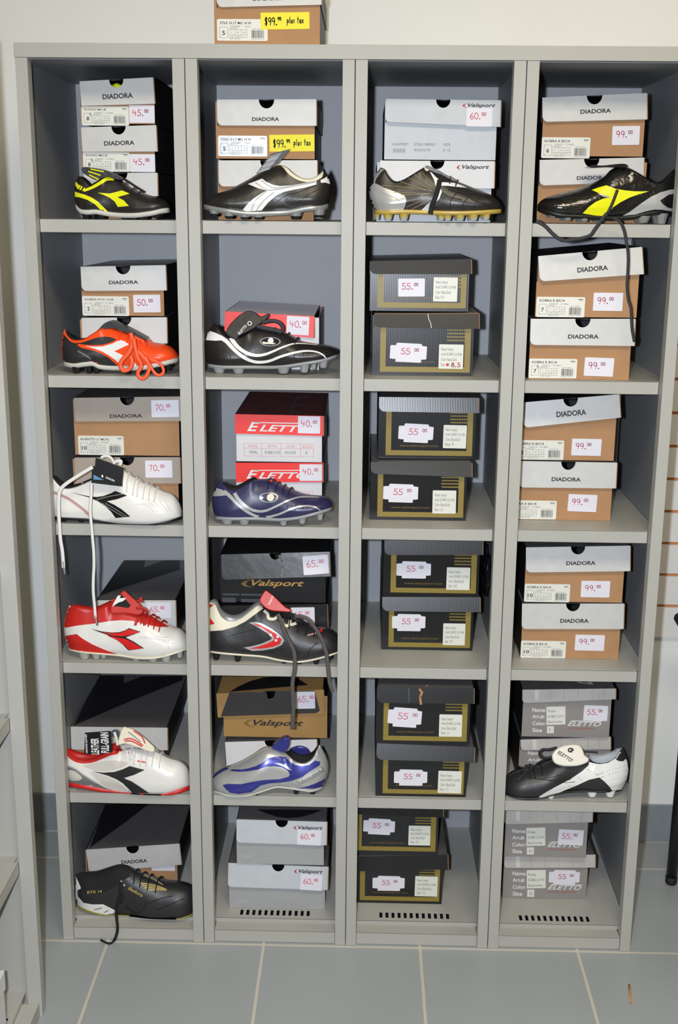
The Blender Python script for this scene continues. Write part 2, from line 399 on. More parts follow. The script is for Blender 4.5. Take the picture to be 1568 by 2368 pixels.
# black chair at the right edge
M_chair = mat('black_chair_metal', (22, 22, 28), 0.35, spec=0.5)
M_seat = mat('black_chair_pad', (26, 24, 26), 0.7, bump=0.2, bscale=200)
ch = thing('chair', 'black metal-legged armchair at the right edge beside the lockers', 'chair', (1.6, 0.05, 0.0))
for (x, y) in ((1.3735, 0.27), (1.385, -0.20), (1.82, 0.27), (1.82, -0.20)):
    mb = MB(); dx = 0.004 if x < 1.6 else 0.02
    mb.tube([(x, y, 0.012), (x + dx * .5, y, 0.25), (x + dx, y, 0.62 if x < 1.6 else 0.46)], 0.0125, 16)
    lg = mb.build('leg', M_chair, ch, ch.location, smooth=True)
    mb = MB(); mb.tube([(x, y, 0.0003), (x, y, 0.004), (x, y, 0.02)], [0.011, 0.0135, 0.0135], 16); mb.build('foot_cap', M_seat, lg, ch.location, smooth=True)
for y in (0.27, -0.20):
    mb = MB(); pts = [(1.334, y - .024, .652), (1.345, y - .024, .634), (1.42, y - .024, .612), (1.80, y - .024, .62), (1.80, y - .024, .662), (1.42, y - .024, .668), (1.345, y - .024, .668), (1.335, y - .024, .662)]
    mb.prism(pts, (0, .048, 0)); bevel(mb.build('armrest', M_seat, ch, ch.location), 0.006, 3)
mb = MB(); mb.box(1.40, 1.84, -0.18, 0.25, 0.43, 0.48); bevel(mb.build('seat', M_seat, ch, ch.location), 0.015, 3)
mb = MB(); mb.prism([(1.80, -.17, .52), (1.84, -.17, .52), (1.90, -.17, .92), (1.865, -.17, .92)], (0, .41, 0)); bevel(mb.build('backrest', M_seat, ch, ch.location), 0.012, 3)

# little wooden stick on the floor
a = atZ((1455, 2277), 0.0026); b = atZ((1458, 2318), 0.0026)
mb = MB(); mb.tube([a, a.lerp(b, .5) + Vector((.0005, 0, .0008)), b], 0.0022, 8)
o = mb.build('wooden_stick', mat('orange_wood', (206, 140, 84), 0.7, var=.1, vscale=200), None, smooth=True)
o['label'] = 'thin orange-brown wooden stick lying on the floor tiles at lower right'; o['category'] = 'stick'
# ------------------------------------------------------------------ shoeboxes
BD = 0.305
STYLE = {  # base front, base side, lid front, lid top, lid side, rounded corner, notch radius
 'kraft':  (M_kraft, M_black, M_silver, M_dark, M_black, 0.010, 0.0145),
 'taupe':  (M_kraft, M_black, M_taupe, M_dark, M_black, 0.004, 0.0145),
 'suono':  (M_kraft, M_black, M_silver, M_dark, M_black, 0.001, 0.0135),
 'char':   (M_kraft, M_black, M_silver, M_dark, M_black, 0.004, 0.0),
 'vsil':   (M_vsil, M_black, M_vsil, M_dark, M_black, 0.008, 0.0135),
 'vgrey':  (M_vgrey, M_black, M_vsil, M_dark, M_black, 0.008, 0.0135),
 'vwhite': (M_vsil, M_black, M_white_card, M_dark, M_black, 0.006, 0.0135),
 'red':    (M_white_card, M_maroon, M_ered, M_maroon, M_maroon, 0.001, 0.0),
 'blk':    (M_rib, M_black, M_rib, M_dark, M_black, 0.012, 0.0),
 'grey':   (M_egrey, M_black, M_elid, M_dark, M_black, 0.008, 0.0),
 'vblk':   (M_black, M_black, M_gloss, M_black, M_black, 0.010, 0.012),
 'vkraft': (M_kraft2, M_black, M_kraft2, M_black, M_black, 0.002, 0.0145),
}
class Box: pass
def shoebox(label, kind, reg, bl, br, tl, tr, ll, lr, shelf, Y=None, below=None, group=None, flap=5.0, top=None, depth=BD, notch=None, lidcol=None):
    """corner readings: base bottom (bl, br), lid top (tl, tr), lid bottom (ll, lr) of the front face"""
    B = Box(); st = list(STYLE[kind])
    if lidcol: st[2] = lidcol
    z0 = shelf if below is None else below.top
    if Y is None:
        Y = (atZ(px(reg, bl), z0).y + atZ(px(reg, br), z0).y) / 2
    if below is not None and Y is not None: Y = min(max(Y, below.Y - 0.03), below.Y + 0.14)
    Y = max(Y, 0.0295); B.Y = Y
    pl, pr_ = atY(px(reg, bl), Y), atY(px(reg, br), Y)
    x0, x1 = pl.x, pr_.x; ci = math.floor((x0 + x1) / 2 / .305); lo, hi = ci * .305 + .0065, ci * .305 + .2985
    if z0 < 1.8: x0, x1 = max(x0, lo), min(x1, hi)
    w = x1 - x0
    yl = Y - 0.0035
    LT, RT = atY(px(reg, tl), yl), atY(px(reg, tr), yl)
    if z0 < 1.8: LT.x = max(LT.x, lo - .003); RT.x = min(RT.x, hi + .001)
    LL, LR = atY(px(reg, ll), yl), atY(px(reg, lr), yl)
    ztop = (LT.z + RT.z) / 2
    B.top = max(LT.z, RT.z) + 0.0013 if abs(LT.z - RT.z) < .012 else ztop + .004; B.D = D_ = min(depth, 0.432 - Y); B.wl = (RT - LT).length
    D = min(depth, 0.432 - Y)
    loc = Vector(((x0 + x1) / 2, Y + D / 2, z0)); B.loc = loc
    t = thing('shoebox', label, 'shoebox', loc, group); B.t = t
    hb = min(LT.z, RT.z) - z0 - 0.003
    # --- base: front wall with a finger notch, plain walls and a bottom
    th = 0.0018; nr = st[6] if notch is None else notch
    mb = MB(); xc = (LT.x + RT.x) / 2
    front = [(x0, Y, z0 + .0004), (x1, Y, z0 + .0004), (x1, Y, z0 + hb)]
    if nr > 0: front += [(a, Y, b) for a, b in arc(xc, z0 + hb, nr * 1.25, nr * 1.3, 0, -180, 12)]
    front += [(x0, Y, z0 + hb)]
    mb.prism(front, (0, th, 0), 0, 1)
    mb.box(x0, x0 + th, Y + th, Y + D, z0 + .0004, z0 + hb, 1); mb.box(x1 - th, x1, Y + th, Y + D, z0 + .0004, z0 + hb, 1)
    mb.box(x0 + th, x1 - th, Y + D - th, Y + D, z0 + .0004, z0 + hb, 1); mb.box(x0 + th, x1 - th, Y + th, Y + D - th, z0 + .0004, z0 + .002, 1)
    mb.build('box_base', [st[0], st[1]], t, loc)
    # --- lid: slab, front flap (rounded corner, notch), side and back flaps
    U = RT - LT; wl = U.length; U = U.normalized(); Vd = Vector((-U.z, 0, U.x)); fl = math.radians(flap)
    V = (Vd * math.cos(fl) + Vector((0, 1, 0)) * math.sin(fl)).normalized()          # flap swings slightly outwards at its foot
    N = U.cross(V).normalized();  N = N if N.y < 0 else -N
    hl, hr = LT.z - LL.z, RT.z - LR.z; rad = st[5]
    fp = [(0, 0)]
    if nr > 0: fp += [(wl / 2 + a, b) for a, b in arc(0, 0, nr, nr * 1.12, 180, 360, 14)]
    fp += [(wl, 0), (wl, -hr)] + [(rad - a, -hl + rad - b) for a, b in arc(0, 0, rad, rad, 90, 0, 5)]
    mb = MB(); tk = 0.0016
    mb.prism([LT + U * u + V * v for u, v in fp], -N * tk, 0, 2)
    back = Vector((0, D + 0.006, 0)); bl_z = z0 + hb + .001 - (LT.z + RT.z) / 2
    # lid top: a shallow slab from the front edge to the back
    zt = [LT, RT, RT + back, LT + back]
    nt_ = 10; cut = []
    if nr > 0: cut = [LT + U * (wl / 2 + a) + Vector((0, b * .25, 0)) for a, b in arc(0, 0, nr * .9, nr, 180, 0, 8)]
    mb.prism([LT] + cut + [RT, RT + back, LT + back], Vector((0, 0, -tk)), 1, 2)
    for Q, h, s in ((LT, hl, 1), (RT, hr, -1)):
        o = U * (0.0 if s == 1 else -tk)
        r_ = min(.02, h * .5)
        prof = [(0.002, 0), (D + .005, 0), (D + .005, -h)] + ([(r_ + .002 - a, -h + r_ - b) for a, b in arc(0, 0, r_, r_, 90, 0, 5)] if s == -1 and nr >= 0 else [(0.002, -h)])
        mb.prism([Q + o + Vector((0, a, b)) for a, b in prof], U * tk, 2, 2)
    mb.prism([LT + back, RT + back, RT + back - Vector((0, 0, hr)), LT + back - Vector((0, 0, hl))], (0, -tk, 0), 2, 2)
    # pale raw card edge of the flap at its right side
    mb.prism([RT + Vector((0.0004, 0.0002, -.001)), RT + Vector((0.0004, .0042, -.001)), RT + Vector((0.0004, .0042, -hr)), RT + V * (-hr) + Vector((0.0004, 0.0002, 0))], U * 0.0012, 3)
    B.lid = mb.build('lid', [st[2], top or st[3], st[4], M_kedge], t, loc)
    # print planes
    B.front = Decal((x0, Y, z0), (1, 0, 0), (0, 0, 1), (0, -1, 0))
    B.lidp = Decal(LT, U, V, N); B.topp = Decal(LT, U, (0, 1, 0), (0, 0, 1)); B.lidp.wl = wl; B.lidh = min(hl, hr)
    B.w = w; B.h = hb; B.reg = reg; B.x0 = x0; B.z0 = z0; B.xc = x0 + w / 2
    return B
def newdecal(d):
    q = Decal(d.O, d.U, d.V, d.N); return q
def put(B, d, name, label=None):
    o = d.build(name, B.t, B.loc)
    if label: o['label'] = label
    return o
def tag_text(d, R, txt, m=None, yellow=False):
    if yellow: d.write(R, .09, .30, .42, '$99._^99', M_blk_pen, .0017, scale_x=.8); d.write(R, .56, .34, .34, 'plus tax', M_blk_pen, .0015, scale_x=.62)
    else: d.write(R, .17, .36, .34, txt[:2] + '._^' + txt[3:] if False else txt[:2] + '.^' + txt[3:], M_red_ink, .0014)
def price(B, rect, txt, on='front', rot=0.0, style='plain'):
    d = newdecal(B.front if on == 'front' else B.lidp); R = d.rectpx(rect, B.reg, math.radians(rot))
    if style == 'double':
        cu, cv, w, h, r = R
        d.slab([d.fr(R, *q) for q in ((0, .16), (0, .84), (.06, .86), (.8, .9), (1, .86), (1, .2), (.94, .17), (.1, .14))], M_paper, .0008)
        d.slab([d.fr(R, *q) for q in ((.16, 0), (.16, .96), (.2, 1), (.84, .99), (.86, .95), (.86, .02), (.82, 0))], M_paper, .0016)
        d.write(R, .30, .42, .31, txt[:2] + '_ ^' + txt[3:], M_red_ink, .0012, .0020, .85)
    elif style == 'yellow':
        d.slab([d.fr(R, 0, 0), d.fr(R, 1, 0), d.fr(R, 1, 1), d.fr(R, 0, 1)], M_yel_paper, .0012)
        d.write(R, .08, .26, .44, '$99._^99', M_blk_pen, .0016, .0018, .56); d.write(R, .54, .34, .38, 'plus tax', M_blk_pen, .0015, .0018, .50)
    else:
        d.rrect(R, M_paper, .0012, .04)
        d.write(R, .14, .40, .34, txt[:2] + '.^' + txt[3:], M_red_ink, .0012, .0016, .80)
    put(B, d, 'price_note' if style == 'yellow' else 'price_tag')
def size_label(B, rect, model, code, num, half=None, mk=M_label, made='MADE IN CHINA', bar=True):
    d = newdecal(B.front); R = d.rectpx(rect, B.reg); d.rrect(R, mk, .0008, .07); I = M_ink; h = .0011
    d.text(R, .06, .76, .06 + min(.62, .043 * len(model)), .88, model, I, h, bold=.012)
    d.text(R, .27, .615, .66, .70, code, M_inkl, h)
    x0, y0, x1, y1 = .05, .13, .21, .64
    for a in ((x0, y0, x1, y0 + .012), (x0, y1 - .012, x1, y1), (x0, y0, x0 + .006, y1), (x1 - .006, y0, x1, y1)): d.rect(R, *a, M_inkl, h)
    if half: d.text(R, .165, .50, .20, .66, half, I, h)
    nw = .028 * len(num); d.text(R, .13 - nw, .26, .13 + nw, .46, num, I, h, bold=.015)
    d.text(R, .055, .15, .085, .19, 'UK', M_inkl, h)
    d.text(R, .24, .545, .40, .60, 'NERO/GIALLO', M_inkl, h)
    for yy in (.14, .27, .50): d.rect(R, .235, yy, .595, yy + .012, M_inkl, h)
    for xx in (.235, .355, .475, .59): d.rect(R, xx, .14, xx + .005, .51, M_inkl, h)
    for xx, tt in ((.28, num), (.395, '39'), (.505, '24,5')): d.text(R, xx, .34, xx + .018 * len(tt), .42, tt, M_inkl, h)
    for xx, tt in ((.27, 'USA'), (.39, 'EUR'), (.52, 'P')): d.text(R, xx, .18, xx + .02 * len(tt), .24, tt, M_inkl, h)
    d.text(R, .25, .07, .46, .12, made, M_inkl, h)
    d.text(R, .70, .525, .89, .575, 'EAN-CODE', M_inkl, h)
    rnd = random.Random(3); x = .68
    while x < .92:
        wd = rnd.choice((.006, .009, .014)); d.rect(R, x, .13, x + wd, .49, I if rnd.random() < .6 else M_inkl, h); x += wd + rnd.choice((.005, .008))
    d.text(R, .67, .06, .93, .105, '8 032521 641705', M_inkl, h)
    d.rect(R, .86, .87, .96, .90, I, h); d.text(R, .88, .80, .96, .845, 'MG14', M_inkl, h)
    put(B, d, 'size_label')
def lid_name(B, rect, txt='DIADORA', m=None):
    d = newdecal(B.lidp); R = d.rectpx(rect, B.reg); d.text(R, 0, 0, 1, 1, txt, m or M_ink, .0006, bold=.028); put(B, d, 'lid_print')
def valsport_lid(B, rect, m=M_ink):
    d = newdecal(B.lidp); R = d.rectpx(rect, B.reg)
    d.poly([d.fr(R, *q) for q in ((.13, 1.0), (.04, .78), (0, .5), (.04, .22), (.15, -.05), (.08, .25), (.065, .5), (.09, .78))], M_dkred_ink if m is M_ink else m)
    d.text(R, .17, .0, 1, 1, 'Valsport', m, .0006, shear=.35, bold=.02); put(B, d, 'lid_print')
def print_back(B, polys, m):
    d = newdecal(B.topp)
    for reg, pl in polys: d.poly(clip_cell([d.hit(px(reg, p)) for p in pl], .001, B.wl - .001, .001, B.D + .004), m, .0006)
    put(B, d, 'lid_top_print')
def black_front(B, st, rip=None, size=None):
    """gold frame, striped corner, web address and the white data sticker of the black boxes"""
    w, h = B.w, B.h; d = newdecal(B.front); g = M_gold; bb = .034 * w / .2 * .2; b0 = .035 * w; b1 = .088 * w
    r = lambda a, b, c, e, m=g, z=.0005: d.poly([(a * w, b), (c * w, b), (c * w, e), (a * w, e)], m, z)
    r(.078, b0, .134, h - .004); r(.134, b0, .972, b1); r(.915, b1, .972, h - .004)
    for k in range(6):
        yy = h * .92 - k * .034 * w - .03 * w
        if yy > b1 + .12 * w:
            r(.735 + .004 * (k % 2), yy, .915, yy + .014 * w)
            for q in range(7): r(.75 + q * .024, yy + .002 * w, .752 + q * .024 + .003, yy + .012 * w, M_rib, .0007)
    d.text((0.42 * w, .135 * w, .40 * w, .032 * w, 0), 0, 0, 1, 1, 'www.elettosport.com', M_gold_dim, .0005)
    put(B, d, 'front_print')
    d = newdecal(B.front); R = d.rectpx(st, B.reg, random.uniform(-.012, .012)); d.rrect(R, M_label, .0009, .03)
    for k, (tt, ww) in enumerate((('Name: Instant', .5), ('Art#: ES-0895 Col.9186', .84), ('Color: Black/Gold', .64), ('Size: ' + (size or '9.5'), .36))):
        d.text(R, .09, .74 - .21 * k, .09 + ww, .87 - .21 * k, tt, M_inkl, .0012)
    if size == '8.5':
        d.poly([d.fr(R, *q) for q in arc(.36, .16, .055, .06, 0, 360, 10)], M_red_ink, .0014)
        d.write(R, .52, .08, .17, '8.5', M_red_ink, .0013, .0015)
    put(B, d, 'data_sticker')
def grey_lid(B):
    d = newdecal(B.lidp); w = B.lidp.wl; h = B.lidh - .001
    for f in (.30, .45, .60, .75, .88): d.stroke([(f * w, -.001), ((f - .006) * w, -h * .5), ((f + .004) * w, -h)], .0006, M_egrey, .0005)
    d.poly([(.13 * w, -.0005), (.175 * w, -.0005), (.175 * w, -h), (.135 * w, -h)], mat('pale_lid_band', (216, 212, 208), .5), .0005)
    put(B, d, 'lid_print')
def grey_front(B, x, y, rect_tag, size):
    grey_lid(B)
    """white lettering, paper strip and wordmark; x,y = reading of the word Name"""
    d = newdecal(B.front); s = B.reg; k = REG[s][2] / 3.7333
    for i, (tt, ww) in enumerate((('Name:', 118), ('Art.#:', 106), ('Color:', 116), ('Size', 84))):
        R = d.rectpx((x, y + i * 58 * k - 18 * k, x + ww * k, y + i * 58 * k + 16 * k), s); d.text(R, 0, 0, 1, 1, tt, M_white_ink, .0006, bold=.02)
    R = d.rectpx((x + 305 * k, y + 92 * k, x + 600 * k, y + 140 * k), s)
    d.text(R, 0, 0, .98, .82, 'ELETTO', M_white_ink, .0006, shear=.4, bold=.012); d.rect(R, .10, .86, 1.0, 1.0, M_white_ink)
    R = d.rectpx((x + 305 * k, y + 152 * k, x + 548 * k, y + 168 * k), s); d.text(R, 0, 0, 1, 1, 'SOCCER EQUIPMENT', M_dkred_ink, .0006)
    put(B, d, 'front_print')
    d = newdecal(B.front); R = d.rectpx((x + 122 * k, y - 30 * k, x + 285 * k, y + 126 * k), s, .05); d.slab([d.fr(R, *q) for q in ((0, 0), (1, 0), (1, 1), (0, 1))], M_label, .0009)
    for i, (tt, ww) in enumerate((('Pulse', .4), ('ES-0885 Col.9101', .86), ('Black/white', .76))): d.text(R, .08, .70 - .30 * i, .08 + ww, .84 - .30 * i, tt, M_inkl, .0012)
    R2 = d.rectpx((x + 126 * k, y + 140 * k, x + 186 * k, y + 200 * k), s, .03); d.slab([d.fr(R2, *q) for q in ((0, 0), (1, 0), (1, 1), (0, 1))], M_label, .0009)
    d.text(R2, .3, .25, .3 + .16 * len(size), .75, size, M_inkl, .0012); put(B, d, 'data_sticker')
def red_front(B, rect, logo):
    d = newdecal(B.lidp); R = d.rectpx(logo, B.reg)
    d.text(R, 0, 0, .2, .92, 'E', M_white_ink, .0006, shear=.35, bold=.02); d.text(R, .19, 0, 1, .68, 'LETTO', M_white_ink, .0006, shear=.35, bold=.02)
    d.rect(R, .12, .84, 1.02, .93, M_white_ink); put(B, d, 'lid_print')
    if rect:
        d = newdecal(B.front); R = d.rectpx(rect, B.reg); m = M_pink_ink
        for yy in (0, .6, .98): d.rect(R, 0, yy, 1, yy + .02, m)
        for xx in (0, .25, .53, .81, .993): d.rect(R, xx, 0, xx + .006, 1, m)
        for xx, tt in ((.06, 'NAME'), (.33, 'ARTN'), (.60, 'COLOR'), (.84, 'SIZE')): d.text(R, xx, .68, xx + .13, .88, tt, m)
        for xx, tt, ww in ((.08, 'FINAL', .12), (.30, 'ES-0868 Col 570', .22), (.585, 'NAVY/SILVER', .16), (.88, '5', .03)): d.text(R, xx, .2, xx + ww, .42, tt, M_inkl)
        put(B, d, 'front_print')

GK, GB, GS = 'silver-lidded kraft shoeboxes', 'black gold-framed shoeboxes', 'pale silver shoeboxes'
# top of the lockers
b = shoebox('lone kraft shoebox with yellow price note standing on top of the lockers', 'kraft', 'T', (245,425), (1305,425), (262,-175), (1318,-195), (262,75), (1315,50), 1.8176, 0.02, group=GK, flap=3)
lid_name(b, (630,-26,930,5)); size_label(b, (270,193,780,412), 'STILE 10 LT MG 14 W', '155007    1531', '5', made='MADE IN INDONESIA'); price(b, (710,126,1200,296), '', rot=1, style='yellow')
# row 1
c = shoebox('silver junior shoebox at the bottom of three, behind the neon-yellow boot', 'suono', 'A1', (695,1527), (1290,1527), (690,1140), (1295,1138), (690,1335), (1300,1332), SH[0], 0.10, group=GK)
b = shoebox('silver junior shoebox priced 45.00, middle of three above the neon-yellow boot', 'suono', 'A1', (680,1137), (1280,1135), (668,765), (1285,745), (675,968), (1300,965), 0, c.Y, c, GK)
lid_name(b, (858,875,1108,912)); size_label(b, (687,970,1070,1130), 'SUONO MD JR', '156657 - C1063', '8', '5'); price(b, (1072,985,1279,1133), '45.00', style='plain')
b = shoebox('silver junior shoebox priced 45.00 with yellow showing in its notch, topmost of three', 'suono', 'A1', (670,752), (1278,745), (655,385), (1260,352), (668,590), (1280,572), 0, b.Y, b, GK)
lid_name(b, (845,485,1095,528)); size_label(b, (674,592,1062,750), 'SUONO MD JR', '156657 - C1063', '8', '5'); price(b, (1066,582,1275,728), '45.00')
d = newdecal(b.lidp); R = d.rectpx((925,390,980,420), 'A1'); mbx = MB()
q = b.lidp.P(R[0], R[1] + .0, -0.012); mbx.tube([q + Vector((-.008, 0, -.006)), q + Vector((0, 0, -.002)), q + Vector((.008, 0, -.006))], .006, 10)
o = mbx.build('inner_shoe', mat('neon_yellow', (226, 236, 30), .45), b.t, b.loc, smooth=True); o['label'] = 'neon yellow shoe piece showing through the notch'
c = shoebox('grey-lidded kraft shoebox half hidden behind the black and white boot', 'kraft', 'A2', (318,1895), (1140,1895), (320,1385), (1170,1383), (310,1612), (1180,1602), SH[0], 0.10, group=GK, flap=7)
b = shoebox('kraft shoebox with yellow price note above the black and white boot', 'kraft', 'A2', (300,1372), (1148,1370), (305,860), (1162,856), (305,1085), (1180,1088), 0, c.Y, c, GK, flap=4)
lid_name(b, (608,1012,842,1045)); size_label(b, (315,1172,738,1350), 'STILE 10 LT MG 14 W', '155007    1531', '5', mk=mat('shiny_label', (226, 228, 232), 0.25, metal=.1, bump=.10, bscale=60)); price(b, (758,1163,1147,1308), '', rot=1, style='yellow')
c = shoebox('white-lidded shoebox without a price behind the gold-studded boot', 'vwhite', 'A3', (262,1533), (1245,1533), (295,1012), (1285,1018), (295,1250), (1290,1255), SH[0], 0.10, group=GS)
valsport_lid(c, (955,1050,1238,1095))
b = shoebox('pale silver shoebox priced 60.00 stacked above the gold-studded boot', 'vsil', 'A3', (330,1003), (1290,1007), (345,480), (1338,492), (345,685), (1340,728), 0, c.Y, c, GS, flap=9)
valsport_lid(b, (1005,520,1292,560)); price(b, (1040,562,1262,720), '60.00', 'lid')
d = newdecal(b.front); R = d.rectpx((360,850,960,970), 'A3')
for (a0, b0, a1, b1, tt) in ((.06,.72,.30,.9,'VALSPORT'), (.38,.72,.68,.9,'STILE NERO'), (.8,.72,.9,.9,'SIZE'), (.39,.32,.62,.5,'BLACK/SILVER'), (.8,.32,.9,.5,'8 1/2')): d.text(R, a0, b0, a1, b1, tt, M_inkl, .0006)
for k in range(14): d.rect(R, .08 + .013 * k, .2, .085 + .013 * k, .5, M_inkl)
put(b, d, 'front_print')
c = shoebox('silver-lidded kraft shoebox half hidden behind the glossy yellow-logo boot', 'kraft', 'A4', (245,1668), (1240,1668), (275,1090), (1250,1068), (280,1332), (1260,1300), SH[0], 0.115, group=GK, flap=7)
lid_name(c, (622,1240,905,1275))
b = shoebox('size 6 kraft shoebox priced 99.00 above the glossy yellow-logo boot', 'kraft', 'A4', (288,1078), (1236,1056), (300,508), (1278,465), (310,740), (1283,715), 0, c.Y, c, GK, flap=6)
lid_name(b, (655,615,940,655)); size_label(b, (292,880,745,1075), 'KOBRA R BX14', '155015 - C1463', '6'); price(b, (953,774,1208,951), '99.00', rot=1)
# row 2
c = shoebox('silver-lidded shoebox directly behind the orange boot', 'kraft', 'B1', (510,1295), (1260,1295), (505,803), (1275,798), (510,1035), (1290,1035), SH[1], 0.12, group=GK, flap=8)
b = shoebox('kraft shoebox priced 50.00 stacked above the orange boot', 'kraft', 'B1', (515,802), (1255,792), (495,340), (1265,325), (505,560), (1280,555), 0, c.Y, c, GK)
lid_name(b, (752,465,1018,498)); size_label(b, (512,608,935,785), 'KOBRA RTX 14 JR', '155019 - C1463', '2'); price(b, (975,595,1220,754), '50.00', rot=1)
b = shoebox('lone red-lidded shoebox priced 40.00 behind the black wave-striped boot', 'red', 'B2', (365,1290), (1205,1290), (355,745), (1165,790), (345,920), (1150,985), SH[1], 0.15, group='red and white shoeboxes', flap=4, top=M_glare)
price(b, (913,790,1116,958), '40.00', 'lid')
c = shoebox('scuffed black gold-framed shoebox with red 8.5 written on its sticker', 'blk', 'B3', (235,1325), (1145,1330), (255,765), (1205,758), (270,890), (1205,905), SH[1], None, group=GB, flap=16, top=M_dark)
black_front(c, (842,1045,1063,1265), size='8.5'); price(c, (400,1033,732,1205), '55.00', style='double', rot=-2)
d = newdecal(c.lidp); d.stroke([d.hit(px('B3', p)) for p in ((742,765),(752,820),(768,850),(775,895))], .0012, M_paper, .0006)
d.stroke([d.hit(px('B3', p)) for p in ((260,764),(700,766),(1200,762))], .0010, M_kedge, .0006); put(c, d, 'torn_edge', 'pale torn crease on the lid flap')
b = shoebox('black gold-framed shoebox with one plain rectangular tag and raised lid, second cubby', 'blk', 'B3', (215,758), (1108,758), (215,290), (1135,270), (235,408), (1130,408), 0, c.Y, c, GB, flap=12)
black_front(b, (792,437,1010,656)); price(b, (474,447,714,610), '55.00', rot=1)
c = shoebox('size 7.5 kraft shoebox priced 99.00 under the tilted-lid box', 'kraft', 'B4', (210,1480), (1120,1484), (232,930), (1180,930), (228,1165), (1175,1175), SH[1], None, group=GK, flap=6)
lid_name(c, (570,1072,848,1110)); size_label(c, (215,1292,650,1468), 'KOBRA R BX14', '155015 - C1463', '7', '5'); price(c, (718,1283,983,1450), '99.00', rot=-1.5)
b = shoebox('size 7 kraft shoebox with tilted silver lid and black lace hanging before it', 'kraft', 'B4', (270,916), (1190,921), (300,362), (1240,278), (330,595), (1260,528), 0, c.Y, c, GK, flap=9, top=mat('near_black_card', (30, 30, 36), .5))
lid_name(b, (655,455,932,500)); size_label(b, (283,732,722,915), 'KOBRA R BX14', '155015 - C1463', '7'); price(b, (799,694,1066,858), '99.00')
# row 3
c = shoebox('taupe-lidded shoebox priced 70.00 directly behind the white boot', 'taupe', 'C1', (450,1225), (1390,1225), (440,660), (1395,655), (440,890), (1395,890), SH[2], 0.11, group=GK)
lid_name(c, (760,825,1040,858)); price(c, (1083,685,1327,840), '70.00', 'lid')
b = shoebox('size 10 kraft shoebox with taupe lid priced 70.00 stacked above the white boot', 'taupe', 'C1', (450,657), (1395,652), (435,118), (1400,105), (440,330), (1405,325), 0, c.Y, c, GK)
lid_name(b, (760,265,1055,298)); size_label(b, (475,462,888,635), 'ROVENTTO I LT MG PU', '155012 - C1494', '10'); price(b, (1138,138,1386,292), '70.00', 'lid')
c = shoebox('red-lidded white shoebox directly behind the navy boot', 'red', 'C2', (460,1160), (1232,1160), (450,705), (1240,705), (450,880), (1245,880), SH[2], 0.13, group='red and white shoeboxes', flap=3)
red_front(c, (530,960,1150,1070), (548,765,1120,850)); price(c, (1030,720,1234,870), '40.00', 'lid')
b = shoebox('red-lidded white shoebox with dark maroon top, upper of two above navy boot', 'red', 'C2', (460,695), (1232,702), (445,265), (1248,282), (445,440), (1245,462), 0, None, c, 'red and white shoeboxes', flap=3)
red_front(b, (527,530,1158,648), (555,335,1140,425)); price(b, (1016,284,1217,440), '40.00', 'lid')
print_back(b, [('C2', [(935,255),(1000,100),(1120,100),(1110,118),(1015,118),(990,170),(1085,175),(1078,190),(985,188),(960,240),(1050,245),(1045,258)])], M_dark)
c = shoebox('black gold-framed shoebox in the third cubby with 11.5 sticker, lower of its pair', 'blk', 'C3', (215,1225), (1085,1230), (225,700), (1140,705), (235,805), (1140,835), SH[2], None, group=GB, flap=20)
black_front(c, (785,957,998,1166), size='11.5'); price(c, (338,898,654,1064), '55.00', style='double', rot=-1)
b = shoebox('black gold-framed shoebox in the third cubby, upper of its pair under shelf', 'blk', 'C3', (290,673), (1165,668), (300,110), (1205,118), (315,240), (1215,255), 0, None, c, GB, flap=10)
black_front(b, (882,365,1092,575), size='9'); price(b, (476,352,792,522), '55.00', style='double', rot=-2)
c = shoebox('kraft shoebox with straight silver lid priced 99.00, third cubby of rightmost locker', 'kraft', 'C4', (115,1222), (952,1232), (135,690), (1015,705), (110,925), (1008,935), SH[2], None, group=GK, flap=5)
lid_name(c, (422,838,685,875)); size_label(c, (30,1048,465,1216), 'KOBRA R BX14', '155015 - C1463', '9'); price(c, (570,993,831,1148), '99.00', rot=-1.5)
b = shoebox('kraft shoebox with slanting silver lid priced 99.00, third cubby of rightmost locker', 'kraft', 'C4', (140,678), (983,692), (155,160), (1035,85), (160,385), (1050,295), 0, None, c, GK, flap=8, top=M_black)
lid_name(b, (465,232,735,283)); size_label(b, (95,502,532,678), 'KOBRA R BX14', '155015 - C1463', '8'); price(b, (603,489,871,641), '99.00', rot=-.5)
# row 4
b = shoebox('grey-lidded shoebox priced 65.00 with big black print on top, behind red-collared boot', 'char', 'D1', (650,1080), (1350,1080), (640,620), (1355,620), (640,860), (1365,860), SH[3], 0.14, group=GK)
price(b, (1096,641,1316,780), '65.00', 'lid')
print_back(b, [('D1', [(645,588),(928,208),(1095,212),(1066,326),(1395,222),(1395,350),(900,500)])], M_black)
c = shoebox('black shoebox with 65.00 tag half hidden by the red-tongued boot', 'vblk', 'D2', (330,1110), (1265,1110), (330,670), (1280,655), (330,850), (1300,860), SH[3], 0.112, group='black and gold-lettered shoeboxes')
price(c, (953,684,1167,832), '65.00', 'lid')
b = shoebox('black shoebox with gold lettering and crumpled lid priced 65.00', 'vblk', 'D2', (315,672), (1265,658), (320,205), (1300,180), (325,425), (1320,395), 0, c.Y, c, 'black and gold-lettered shoeboxes', flap=12)
price(b, (1062,213,1292,384), '65.00', 'lid', rot=3)
d = newdecal(b.front); R = d.rectpx((498,435,1070,510), 'D2')
d.poly([d.fr(R, *q) for q in ((.16,1),(.05,.8),(0,.5),(.05,.2),(.2,0),(.1,.25),(.08,.5),(.1,.75))], M_gold_dim); d.text(R, .17, .05, 1, 1, 'Valsport', mat('gold_letter', (190, 150, 84), .45), .0006, shear=.35, bold=.02)
R = d.rectpx((330,555,700,640), 'D2')
